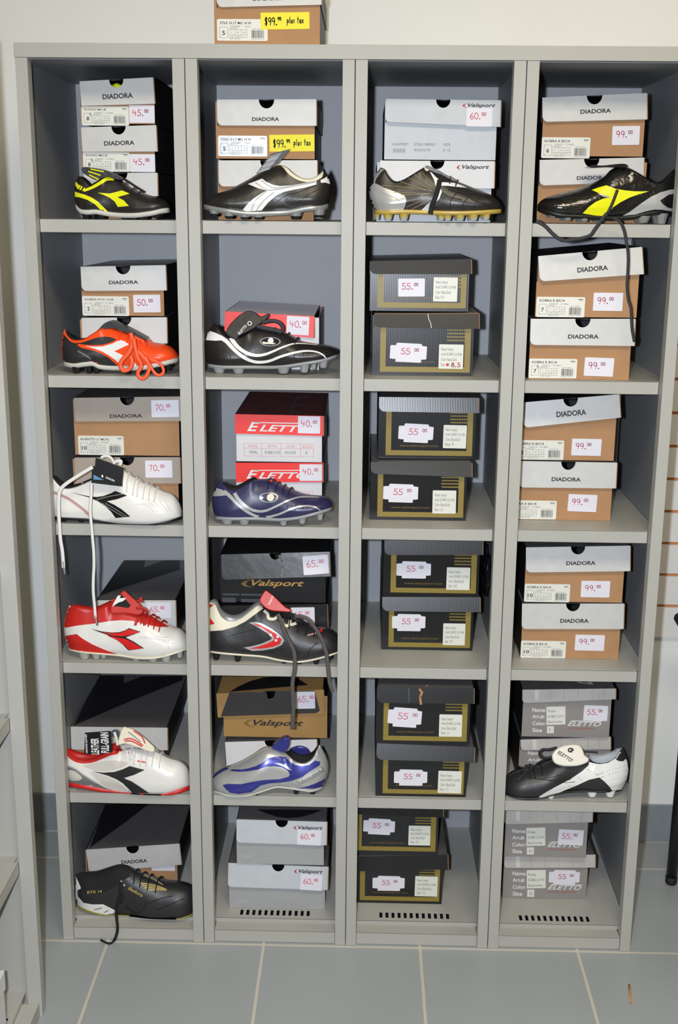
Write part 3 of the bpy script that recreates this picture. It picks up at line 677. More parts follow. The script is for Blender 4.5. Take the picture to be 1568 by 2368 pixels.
for (a, e, f_, g_) in ((0,.75,.42,.95),(.46,.75,1,.95),(0,0,.33,.5),(.46,.05,.95,.4)): d.rect(R, a, e, f_, g_, mat('faint_print', (74, 76, 84), .5))
put(b, d, 'front_print')
d = newdecal(b.lidp); d.stroke([d.hit(px('D2', p)) for p in ((845,215),(870,260),(880,320),(870,400))], .004, mat('worn_crease', (112, 108, 106), .6, var=.2, vscale=300), .0005); put(b, d, 'worn_crease', 'pale worn crease across the lid flap')
c = shoebox('black gold-framed shoebox with tag at its left frame bar, lower pair, fourth cubby', 'blk', 'D3', (320,1065), (1145,1080), (330,590), (1215,592), (335,712), (1215,722), SH[3], None, group=GB, flap=14)
black_front(c, (880,830,1080,1026), size='10.5'); price(c, (418,743,720,897), '55.00', style='double')
b = shoebox('black gold-framed shoebox with crumpled plastic beside it, fourth cubby', 'blk', 'D3', (335,580), (1200,583), (350,75), (1240,80), (355,205), (1240,205), 0, None, c, GB, flap=10)
black_front(b, (912,322,1124,525), size='10.5'); price(b, (458,266,770,420), '55.00', style='double')
c = shoebox('size 10 kraft shoebox priced 99.00, lower of two in fourth cubby far right', 'kraft', 'D4', (140,1147), (1025,1153), (155,650), (1080,650), (165,875), (1075,875), SH[3], None, group=GK)
lid_name(c, (500,788,757,824)); size_label(c, (142,988,550,1143), 'KOBRA R BX14', '155015 - C1463', '10'); price(c, (634,933,900,1075), '99.00', rot=-.5)
b = shoebox('size 10 kraft shoebox priced 99.00, upper of two in fourth cubby far right', 'kraft', 'D4', (170,637), (1060,637), (190,140), (1135,125), (220,362), (1150,350), 0, None, c, GK, flap=7)
lid_name(b, (555,265,820,300)); size_label(b, (175,472,587,635), 'KOBRA K BX14', '155011 - C1463', '10'); price(b, (688,444,949,592), '99.00')
# row 5
b = shoebox('grey-lidded shoebox with black print on top, behind boot with white text tag', 'char', 'E1', (420,1100), (1260,1100), (405,550), (1280,560), (405,750), (1290,757), SH[4], 0.14, group=GK)
print_back(b, [('E1', [(432,543),(660,90),(890,88),(884,160),(1050,100),(1420,98),(1420,135),(960,318)])], M_black)
c = shoebox('white-lidded shoebox directly behind the silver and blue boot', 'vwhite', 'E2', (365,1120), (1170,1120), (355,690), (1185,665), (360,900), (1190,900), SH[4], 0.13, group=GS)
b = shoebox('gold-brown kraft shoebox with black patch on its lid priced 65.00', 'vkraft', 'E2', (345,675), (1280,645), (275,250), (1245,215), (290,460), (1260,425), 0, c.Y, c, 'black and gold-lettered shoeboxes', flap=5, top=M_kraft2)
d = newdecal(b.lidp); wl = b.lidp.wl
pl = [d.hit(px('E2', p)) for p in ((395,240),(730,236))] + [d.hit(px('E2', p)) for p in ((740,290),(768,300),(795,290))] + [d.hit(px('E2', p)) for p in ((812,228),(1165,222),(1215,405),(1180,428),(315,458))]
d.poly(pl, mat('black_patch', (52, 50, 50), .5)); put(b, d, 'lid_print'); price(b, (990,232,1170,386), '65.00', 'lid', rot=-1)
print_back(b, [('E2', [(395,243),(470,200),(580,155),(700,128),(860,122),(1000,140),(1110,218),(800,228)])], M_black)
d = newdecal(b.front); R = d.rectpx((525,485,1065,560), 'E2'); d.text(R, .16, .05, 1, .95, 'Valsport', M_ink, .0006, shear=.35, bold=.02)
d.poly([d.fr(R, *q) for q in ((.16,1),(.05,.8),(0,.5),(.05,.2),(.2,0),(.1,.25),(.05,.5),(.1,.75))], M_gold_dim); put(b, d, 'front_print')
c = shoebox('black gold-framed shoebox with blue-white glare on its lid, lower pair, fifth cubby', 'blk', 'E3', (268,1165), (1085,1205), (280,700), (1165,740), (290,835), (1160,860), SH[4], None, group=GB, flap=20)
black_front(c, (835,952,1047,1152), size='11.5'); price(c, (436,938,737,1082), '55.00', style='double')
b = shoebox('black gold-framed shoebox with torn lid middle, upper pair, fifth cubby', 'blk', 'E3', (270,695), (1115,715), (285,185), (1160,205), (285,325), (1165,335), 0, None, c, GB, flap=14)
black_front(b, (845,440,1052,640), size='11'); price(b, (380,378,686,552), '55.00', style='double', rot=-3)
d = newdecal(b.lidp); d.stroke([d.hit(px('E3', p)) for p in ((668,212),(690,240),(672,280),(680,345))], .0045, M_kedge, .0006); d.stroke([d.hit(px('E3', p)) for p in ((570,205),(572,335))], .001, M_dark, .0006); put(b, d, 'torn_edge', 'brown torn card edge in the lid middle')
mbx = MB(); p0 = atY(px('E3', (672,215)), b.Y - .006); p1 = atY(px('E3', (745,168)), b.Y + .005); mbx.prism([p0, p1, p1 + Vector((-.002, 0, -.005)), p0 + Vector((.004, 0, -.008))], (0, .0012, 0)); o = mbx.build('torn_flap', M_kedge, b.t, b.loc)
cg = c = shoebox('grey printed shoebox mostly hidden behind the black and white tongued boot', 'grey', 'E4', (180,1090), (960,1090), (210,635), (985,612), (215,725), (985,715), SH[4], 0.11, group='grey printed shoeboxes')
grey_lid(c)
d = newdecal(c.front)
for tt, r in (('Name:', (272,735,390,768)), ('Art.#:', (272,795,380,828))): d.text(d.rectpx(r, 'E4'), 0, 0, 1, 1, tt, M_white_ink, .0006, bold=.02)
put(c, d, 'front_print')
b = shoebox('grey printed shoebox priced 55.00, size 9, above black and white tongued boot', 'grey', 'E4', (215,622), (972,608), (225,205), (1030,195), (255,315), (1040,285), 0, None, c, 'grey printed shoeboxes', flap=6)
grey_front(b, 310, 380, None, '9'); price(b, (753,341,960,472), '55.00', rot=-1)
print_back(b, [('E4', [(675,140),(720,140),(735,160),(790,168),(775,140),(815,140),(835,182),(710,165)])], M_elid)
# row 6
b = shoebox('grey-lidded kraft shoebox with notch showing blue-grey tissue, behind black and gold boot', 'kraft', 'F1', (560,905), (1380,905), (545,450), (1388,395), (555,650), (1415,580), 0.0386, 0.14, group=GK, flap=4)
lid_name(b, (865,540,1100,572)); d = newdecal(b.front); R = d.rectpx((1140,560,1350,640), 'F1'); d.rrect(R, M_paper, .001, .03); put(b, d, 'price_tag')
print_back(b, [('F1', [(576,440),(722,45),(1155,48),(900,228)])], M_black)
c = shoebox('pale silver shoebox priced 60.00 standing just behind the floor slots, lower of two', 'vgrey', 'F2', (395,968), (1260,1002), (385,570), (1290,605), (390,775), (1275,805), 0.0386, None, group=GS, flap=6)
valsport_lid(c, (980,630,1240,672)); price(c, (1038,676,1234,816), '60.00', 'lid', rot=-1)
b = shoebox('pale silver shoebox priced 60.00, upper of two in the bottom cubby', 'vgrey', 'F2', (462,575), (1250,595), (460,175), (1278,198), (460,375), (1260,400), 0, None, c, GS, flap=6)
valsport_lid(b, (975,235,1240,275)); price(b, (1010,272,1226,407), '60.00', 'lid', rot=-1)
print_back(b, [('F2', [(640,85),(720,118),(820,150),(930,163),(1050,150),(1150,120),(1240,85)])], M_black)
for q, yy in ((b, 480), (c, 890)):
    d = newdecal(q.front); R = d.rectpx((470 + (40 if q is b else 0), yy - 10, 1110 - (80 if q is b else 0), yy + 60), 'F2')
    for (a0, b0, a1, b1) in ((0,.1,.16,.6), (.28,.15,.5,.3), (.28,.45,.5,.6), (.28,.8,.42,.92), (.62,.2,.75,.32), (.62,.5,.75,.6)): d.rect(R, a0, b0, a1, b1, mat('faint_grey_print', (176, 180, 184), .4))
    put(q, d, 'front_print')
c = shoebox('black gold-framed shoebox on the locker floor behind the slots, bottom cubby', 'blk', 'F3', (140,942), (945,932), (140,515), (1000,495), (140,640), (1000,622), 0.0386, None, group=GB, flap=6)
black_front(c, (704,692,908,872), size='11.5'); price(c, (320,688,610,820), '55.00', style='double')
b = shoebox('black gold-framed shoebox cut by the left post, upper of two in bottom cubby', 'blk', 'F3', (70,485), (910,485), (80,40), (960,60), (80,120), (965,150), 0, None, c, GB, flap=14)
black_front(b, (646,233,844,410), size='12'); price(b, (236,168,522,310), '55.00', style='double', rot=-2)
c = shoebox('grey printed shoebox with doubled 55.00 tag on the locker floor, bottom right', 'grey', 'F4', (150,795), (825,795), (165,455), (900,440), (195,545), (905,540), 0.0386, None, group='grey printed shoeboxes', flap=5)
grey_front(c, 235, 592, None, '8.5'); price(c, (527,564,775,682), '55.00', style='double')
b = shoebox('grey printed shoebox priced 55.00, upper of two in the bottom right cubby', 'grey', 'F4', (165,462), (825,458), (170,85), (880,95), (195,190), (860,175), 0, None, c, 'grey printed shoeboxes', flap=5)
grey_front(b, 232, 250, None, '8.5'); price(b, (603,239,804,360), '55.00', rot=-2)

# crumpled black plastic wrapped round the right side of the fourth-cubby box
t = thing('plastic_bag', 'crumpled shiny black plastic bag right of the fourth-cubby black shoeboxes', 'plastic bag', (0.0, 0, SH[3]))
pc = atY(px('D3', (1285,390)), .16)
bm = bmesh.new(); bmesh.ops.create_icosphere(bm, subdivisions=4, radius=1.0)
rnd = random.Random(5)
from mathutils import noise
for v in bm.verts:
    n = noise.noise(v.co * 2.3) * .35 + abs(noise.noise(v.co * 6)) * .25
    v.co = Vector((pc.x - .003 + v.co.x * .0085 * (1 + n), .20 + v.co.y * .075 * (1 + n * .4), pc.z + v.co.z * .048 * (1 + n)))
bag_z = min(v.co.z for v in bm.verts)
me = bpy.data.meshes.new('plastic_bag')
for v in bm.verts: v.co -= Vector(t.location)
bm.to_mesh(me); bm.free(); me.materials.append(mat('shiny_black_plastic', (30, 30, 34), .18, spec=.8, bump=.6, bscale=70))
bpy.data.objects.remove(t, do_unlink=True)
o = bpy.data.objects.new('plastic_bag', me); COL.objects.link(o); o.location = (0, 0, SH[3])
o['label'] = 'crumpled shiny black plastic bag right of the fourth-cubby black shoeboxes'; o['category'] = 'plastic bag'
from mathutils.geometry import tessellate_polygon
# ------------------------------------------------------------------ football boots
def leather(name, rgb, rough=0.38, bump=0.25, bs=45, **k): return mat(name, rgb, rough, bump=bump, bscale=bs, **k)
L_black = leather('black_leather', (38, 35, 34), .36, .3, 60, spec=.55)
L_black2 = leather('soft_black_leather', (44, 43, 45), .42, .3, 50)
L_patent = leather('patent_black', (26, 26, 26), .16, .5, 95, spec=.8)
L_white = leather('white_leather', (238, 236, 230), .32, .15, 50)
L_silver = leather('silver_leather', (190, 190, 190), .28, .08, 40, metal=.35)
L_navy = leather('navy_leather', (50, 50, 88), .36, .25, 60)
L_red = leather('red_leather', (206, 42, 34), .4, .15, 60)
L_orange = leather('orange_leather', (255, 84, 34), .3, .15, 60)
L_yellow = leather('neon_yellow_print', (240, 240, 26), .35, .0)
L_blue = leather('metallic_blue', (62, 66, 150), .25, .05, 40, metal=.35)
L_cream = leather('cream_trim', (236, 228, 204), .5, .0)
L_line = mat('black_lining', (20, 20, 22), .8)
L_beige = leather('beige_mesh', (214, 208, 200), .5, .05)
L_greyp = leather('grey_panel', (124, 124, 126), .4, .05)
S_white = mat('white_sole', (206, 206, 198), .45)
S_grey = mat('grey_sole', (158, 160, 162), .35, spec=.5)
S_sil = mat('silver_sole', (176, 178, 178), .28, metal=.5)
S_black = mat('black_sole', (22, 22, 24), .4)
S_gold = mat('amber_sole', (196, 168, 78), .3, spec=.6)
S_clear = mat('smoky_stud', (176, 178, 168), .25, spec=.6)
S_red = mat('red_sole', (220, 44, 40), .4)
S_olive = mat('olive_sole', (150, 138, 50), .4)
L_stitch = mat('gold_thread', (170, 146, 96), .6)
L_gprint = mat('gold_shoe_print', (186, 164, 90), .45)
L_whitep = mat('white_shoe_print', (242, 242, 240), .4)
L_silp = mat('silver_shoe_print', (196, 196, 196), .3, metal=.3)
L_pink = mat('faded_red_stripe', (206, 150, 144), .5)
L_redp = mat('red_shoe_print', (226, 40, 40), .35)
L_tag = mat('black_tag', (20, 20, 22), .45)

def area(p): return abs(sum(p[i - 1][0] * p[i][1] - p[i][0] * p[i - 1][1] for i in range(len(p)))) / 2
def smooth(pts, n=5, closed=False):
    P_ = [Vector((*p, 0)) if len(p) == 2 else Vector(p) for p in pts]; out = []; N = len(P_)
    rng = range(N if closed else N - 1)
    for i in rng:
        a = P_[(i - 1) % N] if closed or i > 0 else P_[0]; b = P_[i]; c = P_[(i + 1) % N]; d = P_[(i + 2) % N] if closed or i + 2 < N else P_[N - 1]
        for k in range(n):
            t = k / n
            out.append(.5 * ((2 * b) + (-a + c) * t + (2 * a - 5 * b + 4 * c - d) * t * t + (-a + 3 * b - 3 * c + d) * t ** 3))
    if not closed: out.append(P_[-1])
    return [tuple(q[:2]) if len(pts[0]) == 2 else tuple(q) for q in out]
def interp(pl, x):
    """height of a polyline that runs monotonically in x"""
    if (pl[-1][0] - pl[0][0]) < 0: pl = [(-p[0], p[1]) for p in pl]; x = -x
    if x <= pl[0][0]: return pl[0][1]
    for i in range(len(pl) - 1):
        if x <= pl[i + 1][0]:
            a, b = pl[i], pl[i + 1]; return a[1] + (b[1] - a[1]) * (x - a[0]) / max(1e-9, b[0] - a[0])
    return pl[-1][1]
def sst(a, b, x):
    t = min(1, max(0, (x - a) / (b - a))); return t * t * (3 - 2 * t)
def mono(pl):
    s = 1 if pl[-1][0] > pl[0][0] else -1; out = [pl[0]]
    for p in pl[1:]:
        if (p[0] - out[-1][0]) * s > 0.05: out.append(p)
    return out
class Boot:
    def __init__(B, label, reg, top, bot, throat, shelf, Yc, hm=0, W=0.041, mat_=None, lining=None, group=None, sole=None, sole_px=25, heel_open=0.035, rimw=.60, rim_mat=None):
        B.reg = reg; B.Yc = Yc; B.W = W; B.shelf = shelf
        top = mono(smooth(pxs(reg, top), 6)); bot = mono(smooth(pxs(reg, bot), 6)); s = REG[reg][2]
        tx0, tx1, bx0, bx1 = top[0][0], top[-1][0], bot[0][0], bot[-1][0]
        thx = px(reg, (throat, 0))[0]; tth = (thx - tx0) / (tx1 - tx0)
        NT, NV = 84, 16; B.rings = []
        ts = []
        for i in range(NT + 1):
            u = i / NT; ts.append(u * .35 + (.5 - .5 * math.cos(math.pi * u)) * .65)
        near, far, innn, innf, edge = [], [], [], [], []
        dz = []
        for t in ts:
            heel = math.sqrt(max(0, 1 - max(0, (0.15 - t) / 0.15) ** 2)); toe = math.sqrt(max(0, 1 - max(0, (t - .78) / .22) ** 2.3))
            w = W * max(.03, heel * toe) * (.80 + .20 * sst(.30, .68, t) - .06 * math.exp(-((t - .42) / .12) ** 2))
            o = sst(0.0, heel_open, t) * (1 - sst(tth - .05, tth + .015, t))
            xt = tx0 + (tx1 - tx0) * t; xb = bx0 + (bx1 - bx0) * t
            T = atY((xt, interp(top, xt)), Yc - o * rimw * w); Bm = atY((xb, interp(bot, xb)), Yc - .88 * w)
            dx = hm / s / 1100.0 * max(0, 1 - t / .22) ** 2
            n_, f_, col_n, col_f = [], [], [], []
            for k in range(NV + 1):
                v = k / NV
                vv = math.sin(v * math.pi / 2) ** .9 if o < .5 else v
                vv = (1 - o) * math.sin(v * math.pi / 2) ** .85 + o * v
                base = .88 + .12 * sst(0, .28, vv)
                closed = math.sqrt(max(0, 1 - max(0, (vv - .18) / .82) ** 2.1))
                opened = 1 - (1 - rimw) * max(0, (vv - .25) / .75) ** 1.4
                h = w * base * ((1 - o) * closed + o * opened)
                x = Bm.x + (T.x - Bm.x) * vv + dx * math.sin(math.pi * min(1, vv)); z = Bm.z + (T.z - Bm.z) * vv
                n_.append(Vector((x, Yc - h, z))); f_.append(Vector((x, Yc + h, z)))
            rim = abs(n_[-1].y - Yc); dep = o * min(.045, (T.z - Bm.z) * .75)
            for k in range(1, 6):
                q = k / 5; hh = max(0, rim - o * .004) * (1 - .25 * q * o)
                col_n.append(Vector((n_[-1].x, Yc - hh, n_[-1].z - dep * q - o * .0005))); col_f.append(Vector((n_[-1].x, Yc + hh, n_[-1].z - dep * q - o * .0005)))
            B.rings.append(n_ + col_n + col_f[::-1] + f_[::-1]); dz.append((t, w, Bm, o))
        for r in B.rings:
            for p in r:
                if p.z < shelf + .0022: p.z = shelf + .0022
        B.ts = ts; B.info = dz; B.NV = NV; B.tth = tth; B.tx = (tx0, tx1); B.bx = (bx0, bx1)
        v = []; f = []; mi = []; M = len(B.rings[0])
        for r in B.rings: v += r
        for i in range(NT):
            for k in range(M):
                q = (k + 1) % M; f.append([i * M + k, i * M + q, (i + 1) * M + q, (i + 1) * M + k]); mi.append(1 if NV < k < M - NV - 1 else 2 if rim_mat and dz[i][3] > .2 and (k >= NV - 2 or M - NV - 1 <= k <= M - NV) and k <= M - NV and (k <= NV or k >= M - NV - 1) else 0)
        f.append([k for k in range(M)][::-1]); mi.append(0); f.append([NT * M + k for k in range(M)]); mi.append(0)
        xs = [p.x for p in v]; zs = [p.z for p in v]
        B.loc = Vector(((min(xs) + max(xs)) / 2, Yc, min(zs))); B.t = thing('football_boot', label, 'shoe', (B.loc.x, Yc, shelf), group)
        B.L = Vector((B.loc.x, Yc, shelf))
        B.upper = link_mesh('upper', v, f, [mat_, lining or L_line] + ([rim_mat] if rim_mat else []), mi, B.t, True, B.L)
        B.bvh = BVHTree.FromPolygons([tuple(p) for p in v], f)
        # outsole: follows the junction line, a little wider than the upper
        if sole:
            mb = MB(); R_ = []
            for t, w, Bm, o in dz:
                th = sole_px / s / 1120.0 * (1.0 if not callable(sole) else 1)
                ww = w * .93 + .0006
                R_.append([Vector((Bm.x, Yc - ww, Bm.z + .0012)), Vector((Bm.x, Yc - ww * .99, Bm.z - th * .6)), Vector((Bm.x, Yc - ww * .86, Bm.z - th)),
                           Vector((Bm.x, Yc + ww * .86, Bm.z - th)), Vector((Bm.x, Yc + ww * .99, Bm.z - th * .6)), Vector((Bm.x, Yc + ww, Bm.z + .0012))])
            vs = [p for r in R_ for p in r]; fs = []
            for p in vs:
                if p.z < shelf + .0008: p.z = shelf + .0008
            for i in range(len(R_) - 1):
                for k in range(6):
                    q = (k + 1) % 6; fs.append([i * 6 + k, i * 6 + q, (i + 1) * 6 + q, (i + 1) * 6 + k])
            fs.append(list(range(6))); fs.append([(len(R_) - 1) * 6 + k for k in range(6)])
            link_mesh('outsole', vs, fs, sole, None, B.t, True, B.L)
            B.sole_th = sole_px / s / 1120.0
    def at_t(B, t):
        i = min(range(len(B.ts)), key=lambda k: abs(B.ts[k] - t)); return B.info[i]
    def studs(B, lst, m, zmin=None, m2=None, front=False):
        """lst: (x, y of the ground contact, width) in crop units; a row on each side of the sole"""
        s = REG[B.reg][2]
        for (x, y, wd) in lst:
            xp = px(B.reg, (x, y)); t = (xp[0] - B.bx[0]) / (B.bx[1] - B.bx[0]); t = min(.97, max(.02, t)); _, w, Bm, o = B.at_t(t)
            for sd in (-1, 1):
                yy = B.Yc + sd * max(.004, w - .014); r = wd / s / 1120.0 / 2
                if front and sd < 0 and r < .0058 and atY(xp, .0205).z < B.shelf - .001: yy = .0275 - r * 1.2 - .0005
                P_ = atY(xp, yy if sd < 0 else B.Yc - max(.004, w - .014)); zb = P_.z if yy + r * 1.2 < .019 else max(P_.z, B.shelf + .0006)
                
                z1 = Bm.z - B.sole_th + .003
                if front and sd < 0: z1 = max(z1, B.shelf + .003)
                if z1 - zb < .002: continue
                mb = MB(); mb.tube([(P_.x, yy, z1), (P_.x, yy, zb + (z1 - zb) * .5), (P_.x, yy, zb + .0015), (P_.x, yy, zb)], [r * 1.15, r * .92, r * .74, r * .62], 14)
                st = mb.build('stud', m, B.t, B.L, smooth=False)
                if m2:
                    mb = MB(); mb.tube([(P_.x, yy, zb + (z1 - zb) * .42), (P_.x, yy, zb - .0002)], [r * .92, r * .68], 14); mb.build('stud_tip', m2, st, B.L)
    def hit(B, p, off=.0006):
        d = ray(*p).normalized(); loc, n, i, dist = B.bvh.ray_cast(CAM, d)
        if loc is None: return None
        if n.dot(d) > 0: n = -n
        return loc + n * off
    def patch(B, name, poly, m, layer=1, cell=4.0, sm=False, label=None, sub=None):
        pl = pxs(B.reg, poly)
        if sm: pl = smooth(pl, 5, True)
        return B.patch_px(name, [pl], m, layer, cell, label, sub)
    def patch_px(B, name, polys, m, layer=1, cell=4.0, label=None, sub=None):
        idx = {}; vs = []; fs = []; off = .0005 * layer
        def vid(q):
            k = (round(q[0], 2), round(q[1], 2))
            if k not in idx:
                h = B.hit(q, off)
                if h is None: idx[k] = None
                else: idx[k] = len(vs); vs.append(h)
            return idx[k]
        tris = []
        for pl in polys:
            if len(pl) <= 4 and False: tris.append(pl)
            else: tris += [[pl[i] for i in t] for t in tessellate_polygon([[Vector((p[0], p[1], 0)) for p in pl]])]
        for pl in tris:
            x0 = min(p[0] for p in pl); x1 = max(p[0] for p in pl); y0 = min(p[1] for p in pl); y1 = max(p[1] for p in pl)
            for i in range(int((x1 - x0) / cell) + 1):
                for j in range(int((y1 - y0) / cell) + 1):
                    c = clip_cell(pl, x0 + i * cell, x0 + (i + 1) * cell, y0 + j * cell, y0 + (j + 1) * cell)
                    if len(c) < 3 or area(c) < .002: continue
                    ids = []
                    for q in c:
                        k = vid(q)
                        if k is None: ids = None; break
                        if k not in ids: ids.append(k)
                    if not ids or len(ids) < 3: continue
                    pts = [vs[k] for k in ids]
                    if max((a - pts[0]).length for a in pts) > .03: continue
                    n = (pts[1] - pts[0]).cross(pts[2] - pts[0])
                    fs.append(ids)
        if not fs: print('EMPTY PATCH', name, B.t['label']); return None
        o = link_mesh(name, vs, fs, m, None, sub or B.t, True, B.L, recalc=False)
        # make every face look towards the lens side of the shoe
        bm = bmesh.new(); bm.from_mesh(o.data)
        for f_ in bm.faces:
            f_.normal_update()
            if f_.normal.dot(CAM - (f_.calc_center_median() + B.L)) < 0: f_.normal_flip()
        bm.to_mesh(o.data); bm.free()
        for p in o.data.polygons: p.use_smooth = True
        if label: o['label'] = label
        return o
    def ribbon_poly(B, path, w0, w1=None, sm=True):
        s = REG[B.reg][2]; w1 = w0 if w1 is None else w1
        pl = pxs(B.reg, path); pl = smooth(pl, 5) if sm and len(pl) > 2 else pl
        Lf, Rt = [], []; n = len(pl)
        quads = []
        for i, p in enumerate(pl):
            a = Vector(pl[max(0, i - 1)]); b = Vector(pl[min(n - 1, i + 1)]); t = (b - a).normalized(); nn = Vector((-t.y, t.x)); w = (w0 + (w1 - w0) * i / (n - 1)) / s / 2
            Lf.append(tuple(Vector(p) + nn * w)); Rt.append(tuple(Vector(p) - nn * w))
        return [[Lf[i], Lf[i + 1], Rt[i + 1], Rt[i]] for i in range(n - 1)]
    def stripe(B, name, path, w0, m, w1=None, layer=None, label=None):
        layer = layer or (1 if name in ('quilt_seam', 'heel_seam', 'side_seam') else 2); return B.patch_px(name, B.ribbon_poly(path, w0, w1), m, layer, 6.0, label)
    def print_text(B, name, txt, a, b, hgt, m, layer=3, shear=0.0):
        """lettering laid on the shoe surface along the reading a->b (crop units)"""
        s = REG[B.reg][2]; a = Vector(px(B.reg, a)); b = Vector(px(B.reg, b)); U = b - a; n = Vector((U.y, -U.x)).normalized() * (hgt / s)
        vs, fs, asp = text_mesh(txt, shear, .015); out = []
        for x, y in vs:
            h = B.hit(tuple(a + U * x + n * y), .0005 * layer)
            if h is None: return None
            out.append(h)
        return link_mesh(name, out, fs, m, None, B.t, False, B.L, recalc=False)
    def plane(B, pt, Y0, lean=0.0):
        """print plane through the reading pt at depth Y0, leaning back with height"""
        V = Vector((0, lean, 1)).normalized(); U = Vector((1, 0, 0)); return Decal(atY(px(B.reg, pt), Y0), U, V, V.cross(U) * -1 if V.cross(U).y > 0 else V.cross(U))
    def solid(B, name, poly, m, Y0, Y1, bev=.003, label=None, sm=True, parent=None, lean=0.0):
        """a thick shaped piece (tongue, tag) from its outline at the depth Y0, reaching back to Y1"""
        low = max(poly, key=lambda p: p[1]); d = B.plane(low, Y0, lean); B.fp = d
        pl = pxs(B.reg, poly); pl = smooth(pl, 4, True) if sm else pl
        mb = MB(); mb.prism([d.P(*d.hit(p), 0) for p in pl], -d.N * (Y1 - Y0)); o = mb.build(name, m, parent or B.t, B.L, smooth=False)
        if bev:
            bevel(o, bev, 4)
            for p in o.data.polygons: p.use_smooth = True
            w = o.modifiers.new('normals', 'WEIGHTED_NORMAL')
        if label: o['label'] = label
        return o
    def on_flap(B, parent, items, name):
        """print on the last flap: ('poly', pts, mat) | ('line', pts, width, mat) | ('text', txt, a, b, height, mat, shear)"""
        f = B.fp; d = Decal(f.O, f.U, f.V, f.N); R_ = B.reg
        for k, it in enumerate(items):
            h = .0005 + .0002 * k
            if it[0] == 'poly': d.poly([d.hit(px(R_, p)) for p in it[1]], it[2], h)
            elif it[0] == 'line': d.stroke([d.hit(px(R_, p)) for p in smooth(it[1], 4)], it[2], it[3], h)
            else:
                _, txt, a, b, hg, m, sh = it; u0 = Vector(d.hit(px(R_, a))); u1 = Vector(d.hit(px(R_, b))); U_ = u1 - u0; N_ = Vector((-U_.y, U_.x)).normalized() * hg
                vs_, fs_, _a = text_mesh(txt, sh, .02); d.mb.add([d.P(*(u0 + U_ * x + N_ * y), h) for x, y in vs_], fs_, d.mi(m))
        return d.build(name, parent, B.L)
    def lace(B, path, w, m, Y=None, name='lace', reg=None, surf=False, label=None, thick=.0011):
        s = REG[B.reg][2]; pl = smooth(pxs(reg or B.reg, path), 5); pts = []
        for i, p in enumerate(pl):
            q = None
            if surf: q = B.hit(p, .0016)
            if q is None:
                yy = Y if not isinstance(Y, (tuple, list)) else Y[0] + (Y[1] - Y[0]) * i / (len(pl) - 1)
                if yy is None: yy = pts[-1].y if pts else B.Yc - B.W
                q = atY(p, yy)
                if q.z < .003: q = atZ(p, .003)
            pts.append(q)
        r = w / s / 1120.0 / 2; mb = MB(); mb.tube(pts, r, 8, 0, thick, True, Vector((0, 1, 0)))
        o = mb.build(name, m, B.t, B.L, smooth=True)
        if label: o['label'] = label
        return o
    def cross_laces(B, ts_, m, r=.0022, span=.62):
        """lace runs over the instep from eyelet row to eyelet row"""
        for j, t in enumerate(ts_):
            i = min(range(len(B.ts)), key=lambda k: abs(B.ts[k] - t)); i2 = min(len(B.rings) - 1, i + (2 if j % 2 else 1))
            k0 = int(B.NV * span); M = len(B.rings[i]); pts = []
            for k in range(k0, B.NV + 1):
                q = (k - k0) / (B.NV - k0) * .5; pts.append(B.rings[i][k].lerp(B.rings[i2][k], q))
            for k in range(B.NV, k0 - 1, -1):
                q = .5 + (B.NV - k) / (B.NV - k0) * .5; pts.append(B.rings[i][M - 1 - k].lerp(B.rings[i2][M - 1 - k], q))
            c = Vector((pts[0].x, B.Yc, min(p.z for p in pts) - .01)); pts = [p + (p - c).normalized() * .0014 for p in pts]
            mb = MB(); mb.tube(pts, r, 8, 0, .0012, True, Vector((1, 0, 0))); mb.build('lace', m, B.t, B.L, smooth=True)
GB_ = 'football boots on display in the lockers'
# --- row 1
b = Boot('small black junior football boot with neon yellow logo and heel flames', 'A1',
  [(645,1165),(672,1172),(700,1200),(738,1238),(790,1212),(850,1180),(900,1165),(950,1172),(1020,1215),(1100,1270),(1190,1310),(1290,1340),(1370,1375),(1400,1425)],
  [(622,1400),(660,1442),(720,1450),(790,1447),(900,1466),(1000,1475),(1120,1475),(1250,1458),(1330,1440),(1395,1432)], 880, SH[0], 0.050, -22, 0.033, L_black, group=GB_, sole=S_white, sole_px=30)
b.studs([(712,1527,70),(770,1527,50),(838,1527,72),(1030,1522,70),(1105,1524,60),(1190,1522,70),(1290,1514,66)], S_black)
b.patch('heel_band', [(606,1288),(640,1302),(700,1320),(760,1345),(810,1378),(850,1418),(893,1462),(850,1466),(815,1430),(780,1396),(720,1362),(660,1342),(604,1335)], L_yellow)
for q in ([(626,1205),(650,1240),(655,1262),(640,1270),(618,1232)], [(655,1240),(668,1242),(655,1272),(640,1276)], [(670,1250),(684,1250),(672,1280),(656,1284)], [(694,1262),(704,1266),(690,1288),(676,1290)]): b.patch('heel_stripe', q, L_yellow, 2, 2.0)
b.stripe('collar_trim', [(690,1288),(760,1262),(830,1222),(880,1192),(938,1188)], 20, L_yellow, 34)
b.patch('side_logo', [(805,1303),(905,1310),(960,1297),(1005,1285),(1068,1312),(968,1340),(1020,1366),(1062,1412),(972,1420),(945,1375),(905,1345),(860,1324)], L_yellow)
tg = b.solid('tongue', [(672,1105),(690,1092),(740,1094),(820,1108),(880,1122),(960,1160),(1015,1190),(960,1195),(880,1172),(800,1200),(730,1170),(682,1138)], L_black, b.Yc - .016, b.Yc + .016, .003)
for k, q in enumerate(([(748,1108),(856,1130)], [(728,1128),(830,1160)], [(735,1156),(815,1195)])):
    mb = MB(); mb.tube([atY(px('A1', p), b.Yc - .0168) for p in q], .0013, 6); mb.build('tongue_stripe', L_yellow, tg, b.L)
b.cross_laces([.52, .60, .68], L_black, .0024)
b.lace([(1010,1185),(1060,1215),(1120,1255),(1195,1300)], 16, L_line, b.Yc - .012)

